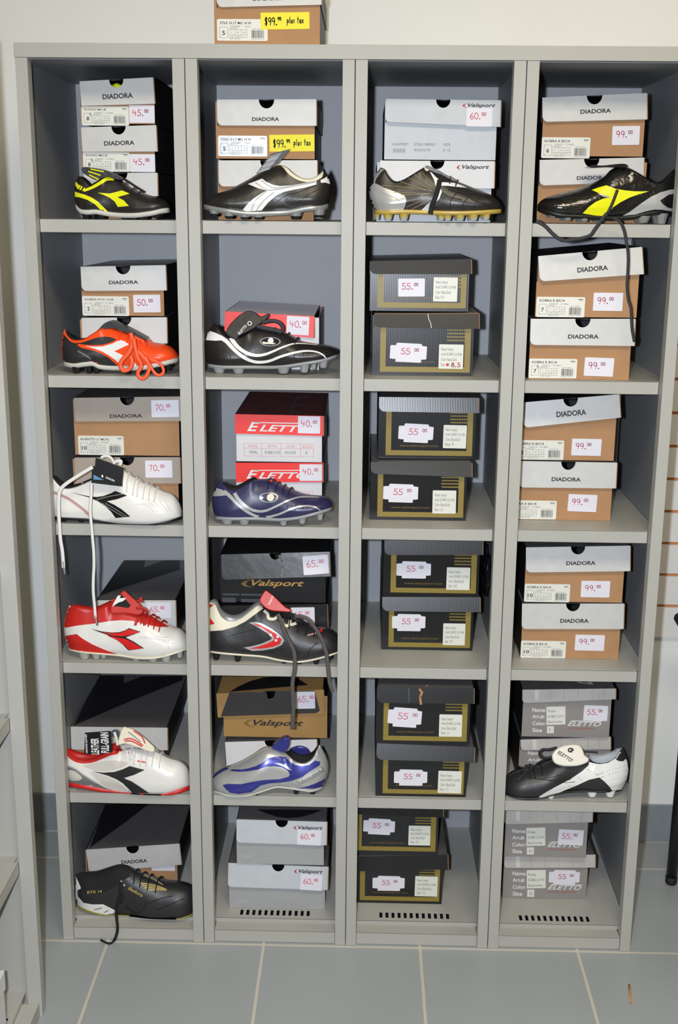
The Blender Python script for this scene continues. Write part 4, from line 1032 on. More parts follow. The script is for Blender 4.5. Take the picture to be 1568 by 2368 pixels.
b = Boot('black football boot pointing left with white forked logo and barcode hang tag', 'A2',
  [(1232,1452),(1205,1490),(1150,1528),(1090,1542),(1020,1528),(960,1492),(900,1440),(840,1424),(780,1440),(690,1480),(600,1536),(520,1580),(440,1620),(340,1660),(250,1690),(195,1755)],
  [(1268,1762),(1200,1780),(1080,1786),(930,1815),(800,1826),(700,1830),(550,1828),(400,1808),(280,1788),(190,1768)], 870, SH[0], 0.048, 34, 0.040, L_black, rim_mat=L_cream, group=GB_, sole=S_sil, sole_px=34)
b.studs([(1185,1893,92),(985,1893,92),(660,1893,80),(545,1893,80),(410,1888,80),(285,1868,76)], S_sil, m2=S_black)
b.patch('side_logo', [(572,1590),(640,1565),(695,1543),(730,1570),(790,1596),(850,1607),(950,1600),(1060,1580),(1162,1558),(1163,1594),(1060,1622),(960,1640),(880,1658),(815,1690),(750,1745),(690,1816),(515,1828),(560,1770),(620,1715),(685,1672),(735,1645),(660,1625)], L_whitep, sm=False)
for pth in ([(640,1580),(720,1630),(800,1640),(1155,1575)], [(690,1560),(760,1610),(840,1622),(1155,1566)], [(735,1650),(640,1730),(600,1826)], [(800,1660),(700,1740),(640,1822)]): b.stripe('logo_seam', pth, 6, S_grey, layer=3)
b.patch('heel_tab', [(1198,1556),(1240,1535),(1262,1518),(1278,1550),(1278,1590),(1240,1577),(1203,1580)], L_whitep)
b.stripe('collar_trim', [(1228,1462),(1195,1505),(1150,1532),(1090,1546),(1020,1532),(960,1496),(900,1446),(840,1430),(780,1446),(715,1472)], 20, L_cream)
b.stripe('side_seam', [(1160,1600),(1010,1660),(900,1690),(800,1760)], 5, L_line); b.stripe('side_seam', [(1250,1620),(1130,1660),(1000,1750)], 4, L_line)
tg = b.solid('hang_tag', [(640,1503),(770,1330),(937,1285),(835,1412)], L_tag, b.Yc - .02, b.Yc - .0185, 0, sm=False, label='black swing tag printed with a barcode')
dq = Decal(atY(px('A2', (640,1503)), b.Yc - .0202), (1,0,0), (0,0,1), (0,-1,0))
for k in range(9):
    f_ = .08 + k * .095; a_ = Vector((640,1503)).lerp(Vector((770,1330)), f_); e_ = Vector((700,1470)).lerp(Vector((835,1412)), .3) + (Vector((770,1330)) - Vector((640,1503))) * f_
    e_ = a_ + Vector((110, -34)); dq.stroke([dq.hit(px('A2', a_ + Vector((12, -2)))), dq.hit(px('A2', e_))], .0011 if k % 3 else .0018, S_grey, .0003)
dq.mb.build('barcode', dq.mats, tg, b.L, recalc=False)

b = Boot('black football boot with silver heel, gold studs and fan of gold stitching', 'A3',
  [(300,1072),(335,1090),(365,1140),(400,1180),(440,1193),(500,1175),(580,1128),(650,1085),(700,1062),(760,1086),(850,1130),(930,1178),(1050,1228),(1150,1268),(1240,1305),(1310,1355),(1352,1420)],
  [(245,1440),(330,1448),(500,1443),(650,1446),(800,1452),(1000,1455),(1200,1447),(1345,1436)], 690, SH[0], 0.046, -62, 0.041, L_black, group=GB_, sole=S_gold, sole_px=28)
b.studs([(272,1525,40),(365,1530,70),(500,1530,74),(822,1530,56),(880,1532,62),(985,1532,72),(1100,1532,74),(1210,1525,62)], S_gold, m2=S_clear)
b.patch('heel_panel', [(200,1262),(225,1225),(248,1205),(330,1248),(440,1288),(505,1316),(520,1345),(516,1390),(495,1440),(242,1442),(212,1372)], L_silver)
b.patch('heel_stripe', [(240,1208),(248,1150),(275,1105),(305,1083),(335,1090),(300,1122),(264,1170),(250,1208)], L_silver)
b.stripe('panel_line', [(255,1255),(320,1290),(430,1340),(458,1365),(420,1380)], 5, S_grey)
for q in ([(310,1230),(480,1242),(745,1275)], [(410,1288),(730,1300)], [(470,1310),(725,1302)], [(520,1365),(720,1320)], [(520,1412),(720,1332)], [(565,1435),(750,1337)], [(470,1196),(600,1240),(735,1278)], [(540,1165),(740,1265)], [(592,1132),(745,1250)], [(650,1112),(770,1240)]): b.stripe('gold_stitch', q, 3.6, L_stitch)
b.patch('white_panel', [(722,1108),(745,1122),(775,1155),(818,1190),(802,1245),(778,1240),(760,1180)], L_whitep)
b.patch('white_panel', [(815,1200),(930,1206),(990,1225),(1045,1250),(960,1242),(880,1232),(815,1230)], L_whitep)
b.patch('white_panel', [(812,1240),(828,1285),(805,1345),(770,1378),(790,1310)], L_whitep)
b.patch('white_panel', [(648,1444),(700,1392),(755,1350),(738,1400),(715,1446)], L_silp)
b.patch('loop_tab', [(672,1076),(700,1066),(722,1090),(705,1108),(685,1102)], L_cream, 2)
for q in ([(830,1290),(900,1330),(1000,1350)], [(880,1260),(1000,1300),(1100,1310)], [(960,1290),(905,1360),(900,1440)], [(1080,1300),(1010,1390),(1010,1440)], [(1180,1310),(1120,1380),(1110,1440)], [(1030,1300),(1130,1370),(1290,1400)]): b.stripe('quilt_seam', q, 7, L_line)
b.lace([(810,1185),(795,1260),(770,1340),(745,1400),(728,1476)], 38, L_line, b.Yc - .04, 'fixing_strap', surf=True)
b.solid('tongue', [(690,1058),(720,1062),(800,1100),(860,1135),(930,1165),(945,1190),(880,1195),(820,1190),(770,1140),(715,1100)], L_black, b.Yc - .014, b.Yc + .014, .003)
b.cross_laces([.56, .62], mat('deep_blue_lace', (34, 34, 66), .6), .0026)

b = Boot('glossy black football boot pointing left with yellow logo and hanging black laces', 'A4',
  [(1530,1172),(1512,1195),(1490,1235),(1450,1278),(1395,1300),(1320,1286),(1220,1226),(1130,1176),(1060,1150),(990,1158),(930,1190),(880,1240),(800,1290),(700,1334),(600,1370),(480,1398),(370,1428),(300,1462),(255,1510)],
  [(1534,1590),(1420,1572),(1300,1580),(1150,1612),(1000,1624),(880,1625),(680,1608),(500,1600),(380,1575),(258,1530)], 1080, SH[0], 0.066, 40, 0.038, L_patent, group=GB_, sole=S_black, sole_px=30)
b.studs([(1410,1690,100),(1240,1680,110),(840,1672,90),(690,1670,84),(535,1660,84),(400,1632,70)], S_sil)
b.patch('side_logo', [(762,1372),(830,1348),(900,1328),(945,1348),(1000,1364),(1080,1376),(1160,1384),(1296,1385),(1200,1412),(1110,1445),(1030,1486),(962,1532),(930,1570),(905,1616),(800,1610),(676,1590),(735,1528),(800,1482),(870,1452),(935,1440),(850,1412)], L_yellow)
b.patch('logo_edge', [(815,1405),(870,1415),(935,1436),(925,1446),(870,1436)], L_silp, 2)
b.patch('heel_panel', [(1050,1612),(1110,1580),(1180,1528),(1240,1485),(1310,1438),(1400,1395),(1490,1370),(1575,1362),(1575,1398),(1480,1416),(1400,1470),(1420,1500),(1470,1535),(1575,1556),(1575,1585),(1500,1570),(1420,1556),(1350,1553),(1260,1572),(1170,1600)], L_silp)
for k in range(8): b.stripe('texture_shine', [(480 + 14 * k, 1470 + 20 * k - 8), (600, 1448 + 20 * k), (730 - 12 * k, 1440 + 20 * k)], 5, mat('patent_glint', (70, 64, 52), .12, spec=.9))  # shine on the wrinkled toe, painted as paler bands
b.stripe('collar_seam', [(890,1300),(960,1340),(1080,1362),(1200,1372),(1310,1372)], 5, L_line)
b.solid('tongue', [(735,1152),(790,1140),(870,1142),(980,1130),(1060,1126),(1092,1138),(1090,1160),(1000,1160),(900,1158),(770,1164)], L_patent, b.Yc - .02, b.Yc + .02, .003)
b.print_text('toe_lettering', 'KOBRA', (735,1345), (855,1300), 26, L_silp)
LB = mat('black_lace', (34, 34, 42), .6)
b.lace([(1000,1372),(950,1500),(905,1590)], 26, LB, b.Yc - .04, surf=True)
b.lace([(905,1590),(868,1632),(790,1740),(740,1800),(620,1832),(490,1842),(400,1785),(320,1705),(240,1662)], 30, LB, -.006, label='black lace looping in front of the shelf edge')
b.lace([(960,1632),(1025,1668),(1060,1740),(1075,1800),(1086,1862),(1098,1930),(1103,2020),(1098,2150),(1092,2280),(1106,2400),(1128,2480),(1134,2600),(1140,2680),(1160,2790)], 26, LB, -.008, label='long black lace dangling past the shelf below')

# --- row 2
b = Boot('bright orange and black football boot with white logo and loose orange laces', 'B1',
  [(348,900),(365,945),(395,985),(440,1005),(520,996),(600,948),(690,896),(760,886),(850,918),(930,946),(1050,990),(1150,1025),(1260,1045),(1335,1085),(1382,1150)],
  [(340,1205),(430,1222),(520,1212),(600,1206),(660,1232),(760,1243),(900,1246),(1050,1244),(1200,1214),(1300,1190),(1382,1168)], 720, SH[1], 0.072, -24, 0.039, L_orange, group=GB_, sole=S_white, sole_px=36)
b.studs([(462,1312,84),(575,1312,60),(640,1310,64),(925,1308,76),(1035,1310,70),(1190,1305,70),(1290,1275,70)], S_black)
b.patch('heel_panel', [(345,955),(372,985),(400,1015),(440,1034),(500,1030),(560,1012),(640,984),(700,974),(760,978),(820,998),(800,1022),(740,1040),(640,1054),(540,1048),(475,1040),(468,1055),(510,1078),(620,1102),(690,1130),(750,1165),(800,1208),(840,1246),(760,1243),(660,1232),(600,1206),(520,1212),(430,1222),(338,1203),(322,1130),(318,1040),(325,985)], L_black2)
b.patch('side_logo', [(535,1060),(620,1066),(700,1062),(790,1036),(852,1005),(900,1020),(935,1046),(803,1108),(850,1128),(895,1152),(850,1218),(805,1180),(750,1142),(690,1108),(620,1082)], L_whitep, 2)
b.stripe('logo_edge', [(475,1050),(600,1058),(700,1052),(790,1026),(830,1000)], 12, L_orange, layer=2)
b.patch('toe_patch', [(960,1188),(985,1205),(1012,1246),(950,1248)], L_whitep)
b.solid('tongue', [(620,945),(660,905),(700,862),(745,838),(800,842),(860,872),(930,905),(1000,942),(1085,990),(1085,1002),(1000,972),(900,934),(800,900),(720,905)], L_black2, b.Yc - .012, b.Yc + .02, .003)
b.print_text('side_lettering', 'DIADORA', (470,1112), (590,1180), 16, S_grey)
b.cross_laces([.50, .56, .62, .68, .74], L_orange, .0030, .5)
OL = mat('orange_lace', (255, 92, 44), .5)
b.lace([(950,940),(960,1040),(930,1120),(870,1190),(855,1240),(885,1282),(940,1262),(960,1200),(945,1150)], 36, OL, 0.002, surf=False)
b.lace([(975,990),(990,1080),(1010,1160),(1045,1235),(1015,1300),(1025,1340),(1060,1355),(1098,1320),(1118,1240),(1080,1180),(1010,1100)], 32, OL, -.004)
b.lace([(1080,1150),(1120,1230),(1165,1300),(1205,1325),(1245,1300),(1235,1245),(1190,1205),(1120,1180)], 26, OL, -.004)
b.lace([(930,960),(1010,1000),(1070,1030)], 30, OL, .01, surf=True)
b.print_text('heel_mark', 'I', (322,1000), (336,950), 14, L_whitep)

def wave_boot(label, reg, dx, dy, up, waves, badge_ball):
    pass
b = Boot('black football boot with white wave stripes and upturned black tongue', 'B2',
  [(250,850),(285,882),(320,930),(370,968),(430,982),(500,975),(570,935),(640,892),(720,892),(820,912),(900,936),(980,976),(1050,1014),(1150,1034),(1250,1050),(1330,1076),(1378,1115)],
  [(195,1225),(330,1242),(600,1242),(760,1244),(900,1236),(1100,1206),(1250,1180),(1375,1138)], 620, SH[1], 0.096, -55, 0.041, L_black, group=GB_, sole=S_grey, sole_px=26)
b.studs([(305,1312,105),(478,1312,105),(885,1306,108),(1075,1298,84),(1158,1268,50),(1245,1256,80)], S_grey)
b.patch('heel_panel', [(205,920),(270,940),(335,970),(352,990),(330,1008),(270,1012),(182,1006)], L_whitep)
b.stripe('wave_stripe', [(320,985),(370,1020),(420,1075),(480,1130),(560,1180),(650,1204),(750,1195),(850,1158),(960,1126),(1080,1106),(1180,1114),(1240,1140),(1272,1172)], 38, L_whitep, 10)
b.stripe('wave_stripe', [(408,983),(440,1035),(490,1085),(560,1126),(640,1144),(720,1134),(800,1104),(880,1070),(980,1040),(1080,1042),(1190,1052)], 40, L_whitep, 6)
b.patch('badge', arc(765,1021,95,42,0,340,17), S_grey, 2, 3.0); b.patch('badge', arc(765,1021,84,34,0,340,17), L_line, 3, 3.0)
b.patch('badge', [(690,1020),(745,1028),(815,1035),(800,1046),(700,1042)], L_cream, 4, 3.0); b.patch('badge', arc(770,1015,26,26,0,340,17), L_whitep, 5, 3.0)
for k in range(5): b.stripe('quilt_seam', [(840 + 82 * k, 1115 - 12 * k), (825 + 82 * k, 1150 - 12 * k), (815 + 82 * k, 1190 - 14 * k)], 7, L_line)
for k in range(4): b.stripe('heel_seam', [(265 + 26 * k, 1060 + 10 * k), (310 + 26 * k, 1120), (320 + 30 * k, 1190)], 5, L_line)
tg = b.solid('tongue', [(362,938),(385,880),(430,825),(490,772),(560,737),(620,748),(668,785),(705,782),(742,760),(756,775),(725,818),(680,850),(640,880),(560,925),(490,960),(455,990),(400,975)], L_black2, b.Yc - .028, b.Yc - .019, .003, lean=.45)
cc = (578,855)
b.on_flap(tg, [('text', 'ELETTO', (488,958), (556,880), .0055, L_whitep, 0), ('poly', arc(*cc,20,20,0,340,17), L_whitep), ('poly', arc(*cc,12,12,0,340,17), L_line)], 'tongue_lettering')
b.lace([(690,850),(740,835),(800,832),(850,852),(878,890),(872,930)], 34, LB, b.Yc - .02); b.lace([(640,880),(720,900),(800,915),(870,935)], 40, LB, b.Yc - .02); b.cross_laces([.48, .54, .60, .66], LB, .003)

# --- row 3
b = Boot('white football boot with black logo, black hang tag and long dangling white laces', 'C1',
  [(208,772),(235,830),(275,885),(325,930),(380,940),(450,925),(530,892),(620,850),(720,800),(800,765),(870,762),(940,810),(1050,880),(1150,922),(1250,965),(1340,1002),(1392,1075),(1412,1140)],
  [(232,1192),(320,1206),(450,1212),(600,1222),(760,1250),(900,1268),(1000,1274),(1100,1270),(1200,1256),(1300,1232),(1412,1196)], 760, SH[2], 0.0525, -10, 0.036, L_white, rim_mat=L_white, group=GB_, sole=S_black, sole_px=20)
b.studs([(345,1262,60),(505,1272,70),(935,1314,62),(1088,1320,66),(1232,1296,62)], S_black, front=True)
b.patch('side_logo', [(402,974),(480,990),(560,1008),(640,1016),(700,1008),(765,985),(812,962),(918,1003),(830,1035),(735,1055),(800,1085),(870,1128),(948,1192),(815,1206),(775,1150),(725,1102),(655,1055),(580,1022),(500,1000)], L_patent, 2)
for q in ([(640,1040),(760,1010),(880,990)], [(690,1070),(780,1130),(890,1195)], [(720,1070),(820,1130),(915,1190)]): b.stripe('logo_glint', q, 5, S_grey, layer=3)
b.stripe('heel_stripe', [(214,962),(300,992),(390,1035),(470,1090),(540,1145),(612,1218)], 24, L_pink); b.stripe('heel_stripe', [(214,956),(300,986),(392,1030),(474,1084),(545,1140),(618,1214)], 5, S_grey, layer=3)
b.stripe('collar_stripe', [(505,892),(545,868),(590,850)], 12, L_pink)
b.stripe('collar_stripe', [(520,902),(560,882),(600,868)], 6, S_grey)
b.patch('collar_panel', [(395,935),(450,925),(520,893),(575,800),(560,835),(500,860)], L_line, 2) if False else None
for k in range(6): b.stripe('toe_seam', [(1000 + 52 * k, 1080 - 8 * k), (1090 + 40 * k, 1092 + 4 * k), (1170 + 30 * k, 1150)], 5, mat('white_crease', (206, 203, 196), .4))
WL = mat('white_lace', (236, 234, 230), .7)
b.cross_laces([.60, .64, .68, .72, .76, .80], WL, .0034, .48)
tgb = b.solid('hang_tag', [(600,735),(880,800),(872,922),(592,888)], L_tag, b.Yc - .046, b.Yc - .0452, 0, sm=False)
mb = MB(); mb.prism([atY(px('C1', p), b.Yc - .0468) for p in [(612,818),(620,812),(722,864),(612,858)]], (0, .0005, 0)); mb.build('tag_print', mat('blue_tag_print', (96, 146, 186), .5), tgb, b.L)
tgf = b.solid('hang_tag', [(632,660),(888,755),(870,920),(705,862),(618,815)], L_tag, b.Yc - .0478, b.Yc - .047, 0, sm=False)
dq = Decal(atY(px('C1', (700,840)), b.Yc - .0479), (1,0,0), (0,0,1), (0,-1,0)); u0 = Vector(dq.hit(px('C1', (722,846)))); u1 = Vector(dq.hit(px('C1', (802,880)))); U_ = u1 - u0; N_ = Vector((-U_.y, U_.x)).normalized() * .004
vs_, fs_, _a = text_mesh('DIADORA', 0, .02); dq.mb.add([dq.P(*(u0 + U_ * x + N_ * y), .0003) for x, y in vs_], fs_, dq.mi(L_whitep))
dq.poly([(u0.x - .006 + x, u0.y + .004 + y) for x, y in arc(0,0,.002,.003,60,330,9)], L_whitep, .0003); dq.mb.build('tag_print', dq.mats, tgf, b.L, recalc=False)
b.lace([(680,660),(720,645),(760,655),(790,690),(800,720)], 26, WL, b.Yc - .03); b.lace([(800,700),(860,690),(850,730)], 30, WL, b.Yc - .02)
b.lace([(605,745),(520,795),(430,852),(345,912),(306,965),(296,1040),(294,1120),(302,1260),(312,1400),(328,1500),(336,1590),(340,1660)], 32, WL, -.010, label='long white lace hanging over the shelf edge')
mb = MB(); mb.tube([atY(px('C1', p), -.010) for p in ((338,1600),(345,1660),(352,1716))], .0019, 8); mb.build('lace_tip', S_grey, b.t, b.L, smooth=True)
b.lace([(592,900),(592,980),(584,1080),(582,1160),(594,1280),(604,1400),(614,1520),(616,1640),(610,1760),(610,1880),(622,2010),(630,2110)], 27, WL, -.008, label='long white lace hanging down to the boot below')
mb = MB(); mb.tube([atY(px('C1', p), -.008) for p in ((628,2090),(636,2130),(644,2180))], .0019, 8); mb.build('lace_tip', S_grey, b.t, b.L, smooth=True)

b = Boot('navy blue football boot with silver wave stripes and round badge', 'C2',
  [(312,855),(340,900),(380,935),(430,952),(490,930),(560,890),(620,860),(700,856),(770,860),(830,890),(920,930),(1030,980),(1130,1004),(1230,1012),(1290,1034),(1328,1078)],
  [(262,1195),(400,1206),(600,1204),(760,1210),(850,1214),(1000,1200),(1150,1166),(1326,1112)], 640, SH[2], 0.056, -46, 0.041, L_navy, group=GB_, sole=S_grey, sole_px=28)
b.studs([(378,1282,102),(530,1277,98),(885,1272,72),(1055,1256,68),(1215,1222,62)], S_grey)
b.patch('heel_panel', [(262,932),(320,948),(375,975),(390,992),(350,1004),(244,1012)], L_silp)
b.stripe('wave_stripe', [(345,965),(400,1010),(470,1082),(560,1150),(650,1192),(740,1196),(850,1168),(960,1122),(1060,1100),(1160,1106),(1236,1148)], 34, L_silp, 9)
b.stripe('wave_stripe', [(440,982),(480,1042),(550,1106),(630,1140),(720,1140),(820,1100),(920,1052),(1020,1022),(1130,1020),(1200,1024)], 34, L_silp, 7)
b.patch('badge', arc(752,1022,86,46,0,340,17), S_sil, 2, 3.0); b.patch('badge', arc(752,1022,74,38,0,340,17), L_navy, 3, 3.0)
b.patch('badge', [(815,1020),(840,1024),(812,1040)], L_silp, 4, 3.0); b.patch('badge', arc(768,1022,33,33,0,340,17), L_cream, 5, 3.0); b.patch('badge', arc(690,1024,12,12,0,340,12), L_whitep, 4, 3.0)
for k in range(4): b.stripe('quilt_seam', [(850 + 75 * k, 1105 - 12 * k), (840 + 75 * k, 1140 - 12 * k), (835 + 75 * k, 1170 - 14 * k)], 6, L_line)
NL = mat('navy_lace', (30, 30, 52), .6)
b.cross_laces([.44, .50, .56, .62], NL, .003); b.lace([(735,880),(755,858),(790,862),(802,885)], 24, NL, b.Yc - .015)
b.lace([(760,878),(772,868),(782,880)], 16, L_red, b.Yc - .018, 'red_lace_knot')

# --- row 4
b = Boot('white football boot with red collar, red heel and red logo outlined in black', 'D1',
  [(392,665),(440,700),(510,728),(590,736),(680,702),(770,658),(860,650),(950,680),(1040,720),(1130,755),(1220,810),(1310,862),(1400,892),(1460,960),(1478,1030)],
  [(385,1062),(500,1086),(700,1104),(850,1118),(1000,1140),(1150,1142),(1300,1112),(1478,1052)], 780, SH[3], 0.066, -46, 0.042, L_white, L_red, rim_mat=L_red, group=GB_, sole=L_cream, sole_px=14)
b.studs([(535,1152,100),(640,1148,80),(705,1142,60),(1002,1178,80),(1152,1184,90),(1272,1175,90),(1395,1135,60)], S_clear)
b.patch('heel_panel', [(345,945),(400,935),(460,925),(510,965),(600,1018),(700,1062),(830,1112),(700,1104),(500,1086),(388,1064),(355,1000)], L_red)
b.patch('collar_panel', [(390,668),(440,704),(510,732),(590,740),(680,706),(770,662),(860,655),(950,684),(1040,724),(1130,759),(1220,814),(1302,862),(1200,862),(1080,838),(960,806),(860,800),(760,808),(650,826),(560,838),(470,848),(342,872),(356,800),(372,720)], L_red)
b.patch('logo_edge', [(590,878),(690,902),(780,912),(850,908),(900,892),(935,872),(1042,906),(905,955),(980,995),(1072,1054),(930,1072),(880,1020),(820,975),(730,930),(660,905)], L_line, 2)
b.patch('side_logo', [(690,908),(780,918),(855,914),(900,898),(936,880),(1030,908),(960,930),(880,946),(790,940),(740,925)], L_redp, 3); b.patch('side_logo', [(740,940),(820,954),(900,966),(980,1006),(1062,1055),(936,1066),(900,1028),(830,980)], L_redp, 3)
for k in range(5): b.stripe('toe_seam', [(1020 + 55 * k, 960 + 4 * k), (1110 + 40 * k, 950 + 14 * k), (1300, 960 + 26 * k)], 5, mat('white_crease', (206, 203, 196), .4))
tg = b.solid('tongue', [(765,735),(785,640),(830,580),(880,532),(910,545),(960,590),(1020,640),(1055,690),(1058,725),(1015,752),(900,738)], L_red, b.Yc - .030, b.Yc - .020, .003, lean=.45)
b.on_flap(tg, [('poly', [(785,672),(812,610),(862,560),(950,665),(930,690),(850,678)], L_line), ('poly', [(780,680),(805,630),(832,580),(862,574),(850,600),(912,600),(880,628),(840,640)], L_whitep)], 'tongue_logo')
RL = mat('red_lace', (190, 36, 30), .6)
b.cross_laces([.62, .67, .72, .77], RL, .003); b.lace([(1000,690),(1060,690),(1100,730),(1070,790),(1075,850)], 26, RL, b.Yc - .03, surf=True); b.lace([(1040,760),(1010,800),(990,848)], 24, RL, b.Yc - .035, surf=True); b.lace([(1010,640),(1045,600),(1050,640)], 22, RL, b.Yc - .02); b.lace([(780,640),(800,610),(760,700)], 20, RL, b.Yc - .02)

b = Boot('black football boot with folded red tongue, white collar band and red chevron', 'D2',
  [(196,640),(232,640),(270,664),(300,735),(350,792),(420,810),(500,782),(600,702),(670,660),(740,690),(850,742),(950,772),(1060,830),(1180,868),(1280,880),(1360,930),(1420,1010),(1440,1060)],
  [(192,1078),(300,1094),(500,1112),(700,1128),(850,1160),(1000,1176),(1150,1156),(1300,1116),(1440,1070)], 690, SH[3], 0.066, -20, 0.041, L_black2, mat('silver_lining', (150, 152, 156), .35, metal=.3), rim_mat=L_cream, group=GB_, sole=L_cream, sole_px=16)
b.studs([(275,1156,70),(470,1172,66),(890,1206,62),(1030,1212,62),(1180,1196,62),(1310,1150,60)], S_black)
b.patch('collar_band', [(180,690),(215,672),(268,668),(285,705),(305,745),(350,797),(420,815),(500,787),(560,745),(620,698),(668,668),(700,695),(660,722),(600,768),(540,812),(450,858),(330,892),(180,902)], L_cream)
b.patch('heel_mark', [(186,735),(215,770),(262,832),(186,852)], L_redp, 2); b.patch('heel_mark', [(190,775),(222,822),(190,830)], L_cream, 3, 3.0)
b.patch('heel_mark', [(195,700),(210,660),(258,655),(230,682)], L_redp, 2)
b.patch('chevron_edge', [(572,822),(640,814),(700,836),(780,880),(860,940),(892,985),(870,1025),(800,1055),(700,1072),(600,1076),(522,1046),(600,1034),(690,1010),(770,976),(780,962),(740,918),(650,862)], L_silp, 2)
b.patch('chevron', [(605,832),(660,838),(740,876),(820,925),(872,975),(850,1018),(790,1040),(690,1055),(570,1056),(660,1036),(740,1010),(800,978),(800,955),(760,915),(690,870)], L_redp, 3)
for p in ((770,932),(832,950),(818,982)): b.patch('chevron_dot', arc(*p,12,12,0,330,10), L_whitep, 4, 3.0)
b.stripe('side_seam', [(380,950),(500,915),(640,880)], 5, L_line); b.stripe('side_seam', [(340,960),(380,1020),(480,1070),(700,1100),(880,1060)], 5, L_line); b.stripe('side_seam', [(1100,1130),(1130,1060),(1200,1000)], 7, L_line); b.stripe('side_seam', [(930,1000),(1000,1040),(1020,1110)], 6, L_line)
tg = b.solid('tongue', [(668,622),(690,570),(722,530),(765,556),(810,592),(860,642),(905,682),(948,704),(942,726),(860,722),(770,712),(710,680)], L_red, b.Yc - .032, b.Yc - .022, .003, lean=.4)
b.on_flap(tg, [('text', 'Valsport', (765,668), (802,585), .006, L_cream, .2)], 'tongue_lettering')
for q in ([(705,715),(740,745),(750,785),(800,790),(825,765)], [(870,790),(885,840),(930,850),(945,800)], [(950,845),(1000,830)]): b.stripe('lace_loop', q, 26, L_cream)
GLc = mat('dark_grey_lace', (84, 80, 78), .7)
b.lace([(830,745),(860,800),(890,900),(935,990),(970,1060),(986,1130),(986,1240),(966,1370),(968,1480),(974,1600),(968,1700),(964,1788)], 38, GLc, (.0, -.010), label='dark grey lace hanging over the shelf edge')
b.lace([(985,765),(1060,770),(1120,810),(1190,900),(1240,1000),(1270,1090),(1282,1180),(1296,1320),(1306,1380),(1330,1450)], 36, GLc, (.0, -.010), label='dark grey lace hanging over the shelf edge')
b.lace([(850,742),(960,752),(1040,800),(1120,880)], 40, L_line, b.Yc - .02, surf=True); b.cross_laces([.60, .66, .72, .78], L_line, .0034)
b.patch('toe_mark', [(1195,905),(1235,868),(1245,880),(1225,915)], L_redp, 2); b.stripe('toe_trim', [(1100,940),(1180,920)], 14, L_pink)

# --- row 5
b = Boot('white football boot with black logo, red sole and black and white text tag', 'E1',
  [(352,705),(375,770),(410,812),(460,842),(530,852),(610,838),(700,796),(780,758),(860,762),(960,748),(1060,760),(1150,765),(1230,800),(1310,838),(1400,866),(1462,920),(1490,1010)],
  [(372,1056),(480,1076),(600,1098),(700,1118),(800,1136),(930,1158),(1030,1178),(1180,1184),(1320,1150),(1490,1085)], 850, SH[4], 0.0525, -20, 0.036, L_white, L_red, rim_mat=L_red, group=GB_, sole=S_red, sole_px=42)
b.studs([(440,1146,64),(610,1168,90),(1052,1206,40),(1172,1222,84),(1312,1202,90),(1425,1160,50)], S_red, m2=S_grey, front=True)
b.patch('side_logo', [(595,954),(700,966),(800,960),(880,936),(942,907),(1010,925),(1078,942),(985,985),(888,1016),(960,1045),(1050,1104),(1165,1182),(1060,1180),(985,1168),(940,1120),(880,1062),(820,1025),(740,992),(660,970)], L_black2, 2)
b.patch('heel_panel', [(368,900),(420,915),(480,955),(560,1012),(650,1066),(740,1112),(800,1136),(700,1118),(600,1098),(480,1076),(374,1056)], L_greyp)
b.patch('heel_pad', [(370,960),(400,940),(450,955),(500,995),(512,1020),(480,1038),(420,1040),(376,1020)], L_beige, 2); b.stripe('heel_line', [(375,905),(440,928),(520,985),(640,1060)], 12, L_silp, layer=3)
b.patch('mesh_panel', [(510,908),(600,880),(700,862),(780,856),(860,862),(928,880),(880,915),(800,942),(720,954),(620,948)], L_beige); b.patch('mesh_panel', [(575,958),(680,985),(760,1012),(830,1048),(890,1095),(945,1156),(880,1150),(800,1132),(720,1090),(640,1030)], L_beige)
b.stripe('collar_trim', [(360,745),(395,800),(450,838),(530,852),(610,838),(700,796),(780,758),(870,768)], 20, L_red)
b.print_text('sole_mark', 'I', (0,0), (1,0), 1, L_redp) if False else None
tg = b.solid('tongue', [(835,712),(850,620),(880,555),(920,558),(980,580),(1060,640),(1120,695),(1165,742),(1152,782),(1100,772),(1000,735),(900,705)], L_cream, b.Yc - .032, b.Yc - .022, .003, lean=.5)
b.on_flap(tg, [('line', q, .0026, L_redp) for q in ([(890,668),(960,660),(1060,720)], [(900,682),(960,682),(1050,730)], [(980,590),(1050,640),(1080,700)])] + [('line', [(930,600),(985,640),(1040,690)], .0018, L_greyp)], 'tongue_stripe')
tg2 = b.solid('hang_tag', [(535,606),(766,590),(786,780),(640,802),(528,798)], L_tag, b.Yc - .036, b.Yc - .0350, 0, sm=False)
dq = Decal(atY(px('E1', (535,798)), b.Yc - .0362), (1,0,0), (0,0,1), (0,-1,0))
for tt, r in (('LEATHER', (590,655,662,800)), ('FULL-GRAIN', (678,602,752,788)), ('GENUINE LEATHER', (540,618,556,790))):
    dq.text(dq.rectpx(r, 'E1'), 0, 0, 1, 1, tt, L_whitep, .0003, bold=.03, vert=True)
dq.mb.build('tag_print', dq.mats, tg2, b.L, recalc=False)
b.lace([(770,640),(790,600),(820,590),(830,640)], 30, mat('navy_tab', (70, 74, 96), .6), b.Yc - .02, 'pull_tab')
b.lace([(800,600),(820,660),(830,720)], 26, WL, b.Yc - .03); b.cross_laces([.56, .61, .66, .71, .76], WL, .0032, .5); b.lace([(960,740),(975,790),(950,850)], 26, WL, b.Yc - .035, surf=True); b.lace([(885,750),(920,790),(900,830)], 26, WL, b.Yc - .03, surf=True)
b.patch('eyelet', arc(922,790,16,12,0,330,10), L_redp, 3, 3.0); b.stripe('side_mark', [(1010,862),(1085,874)], 12, L_redp)

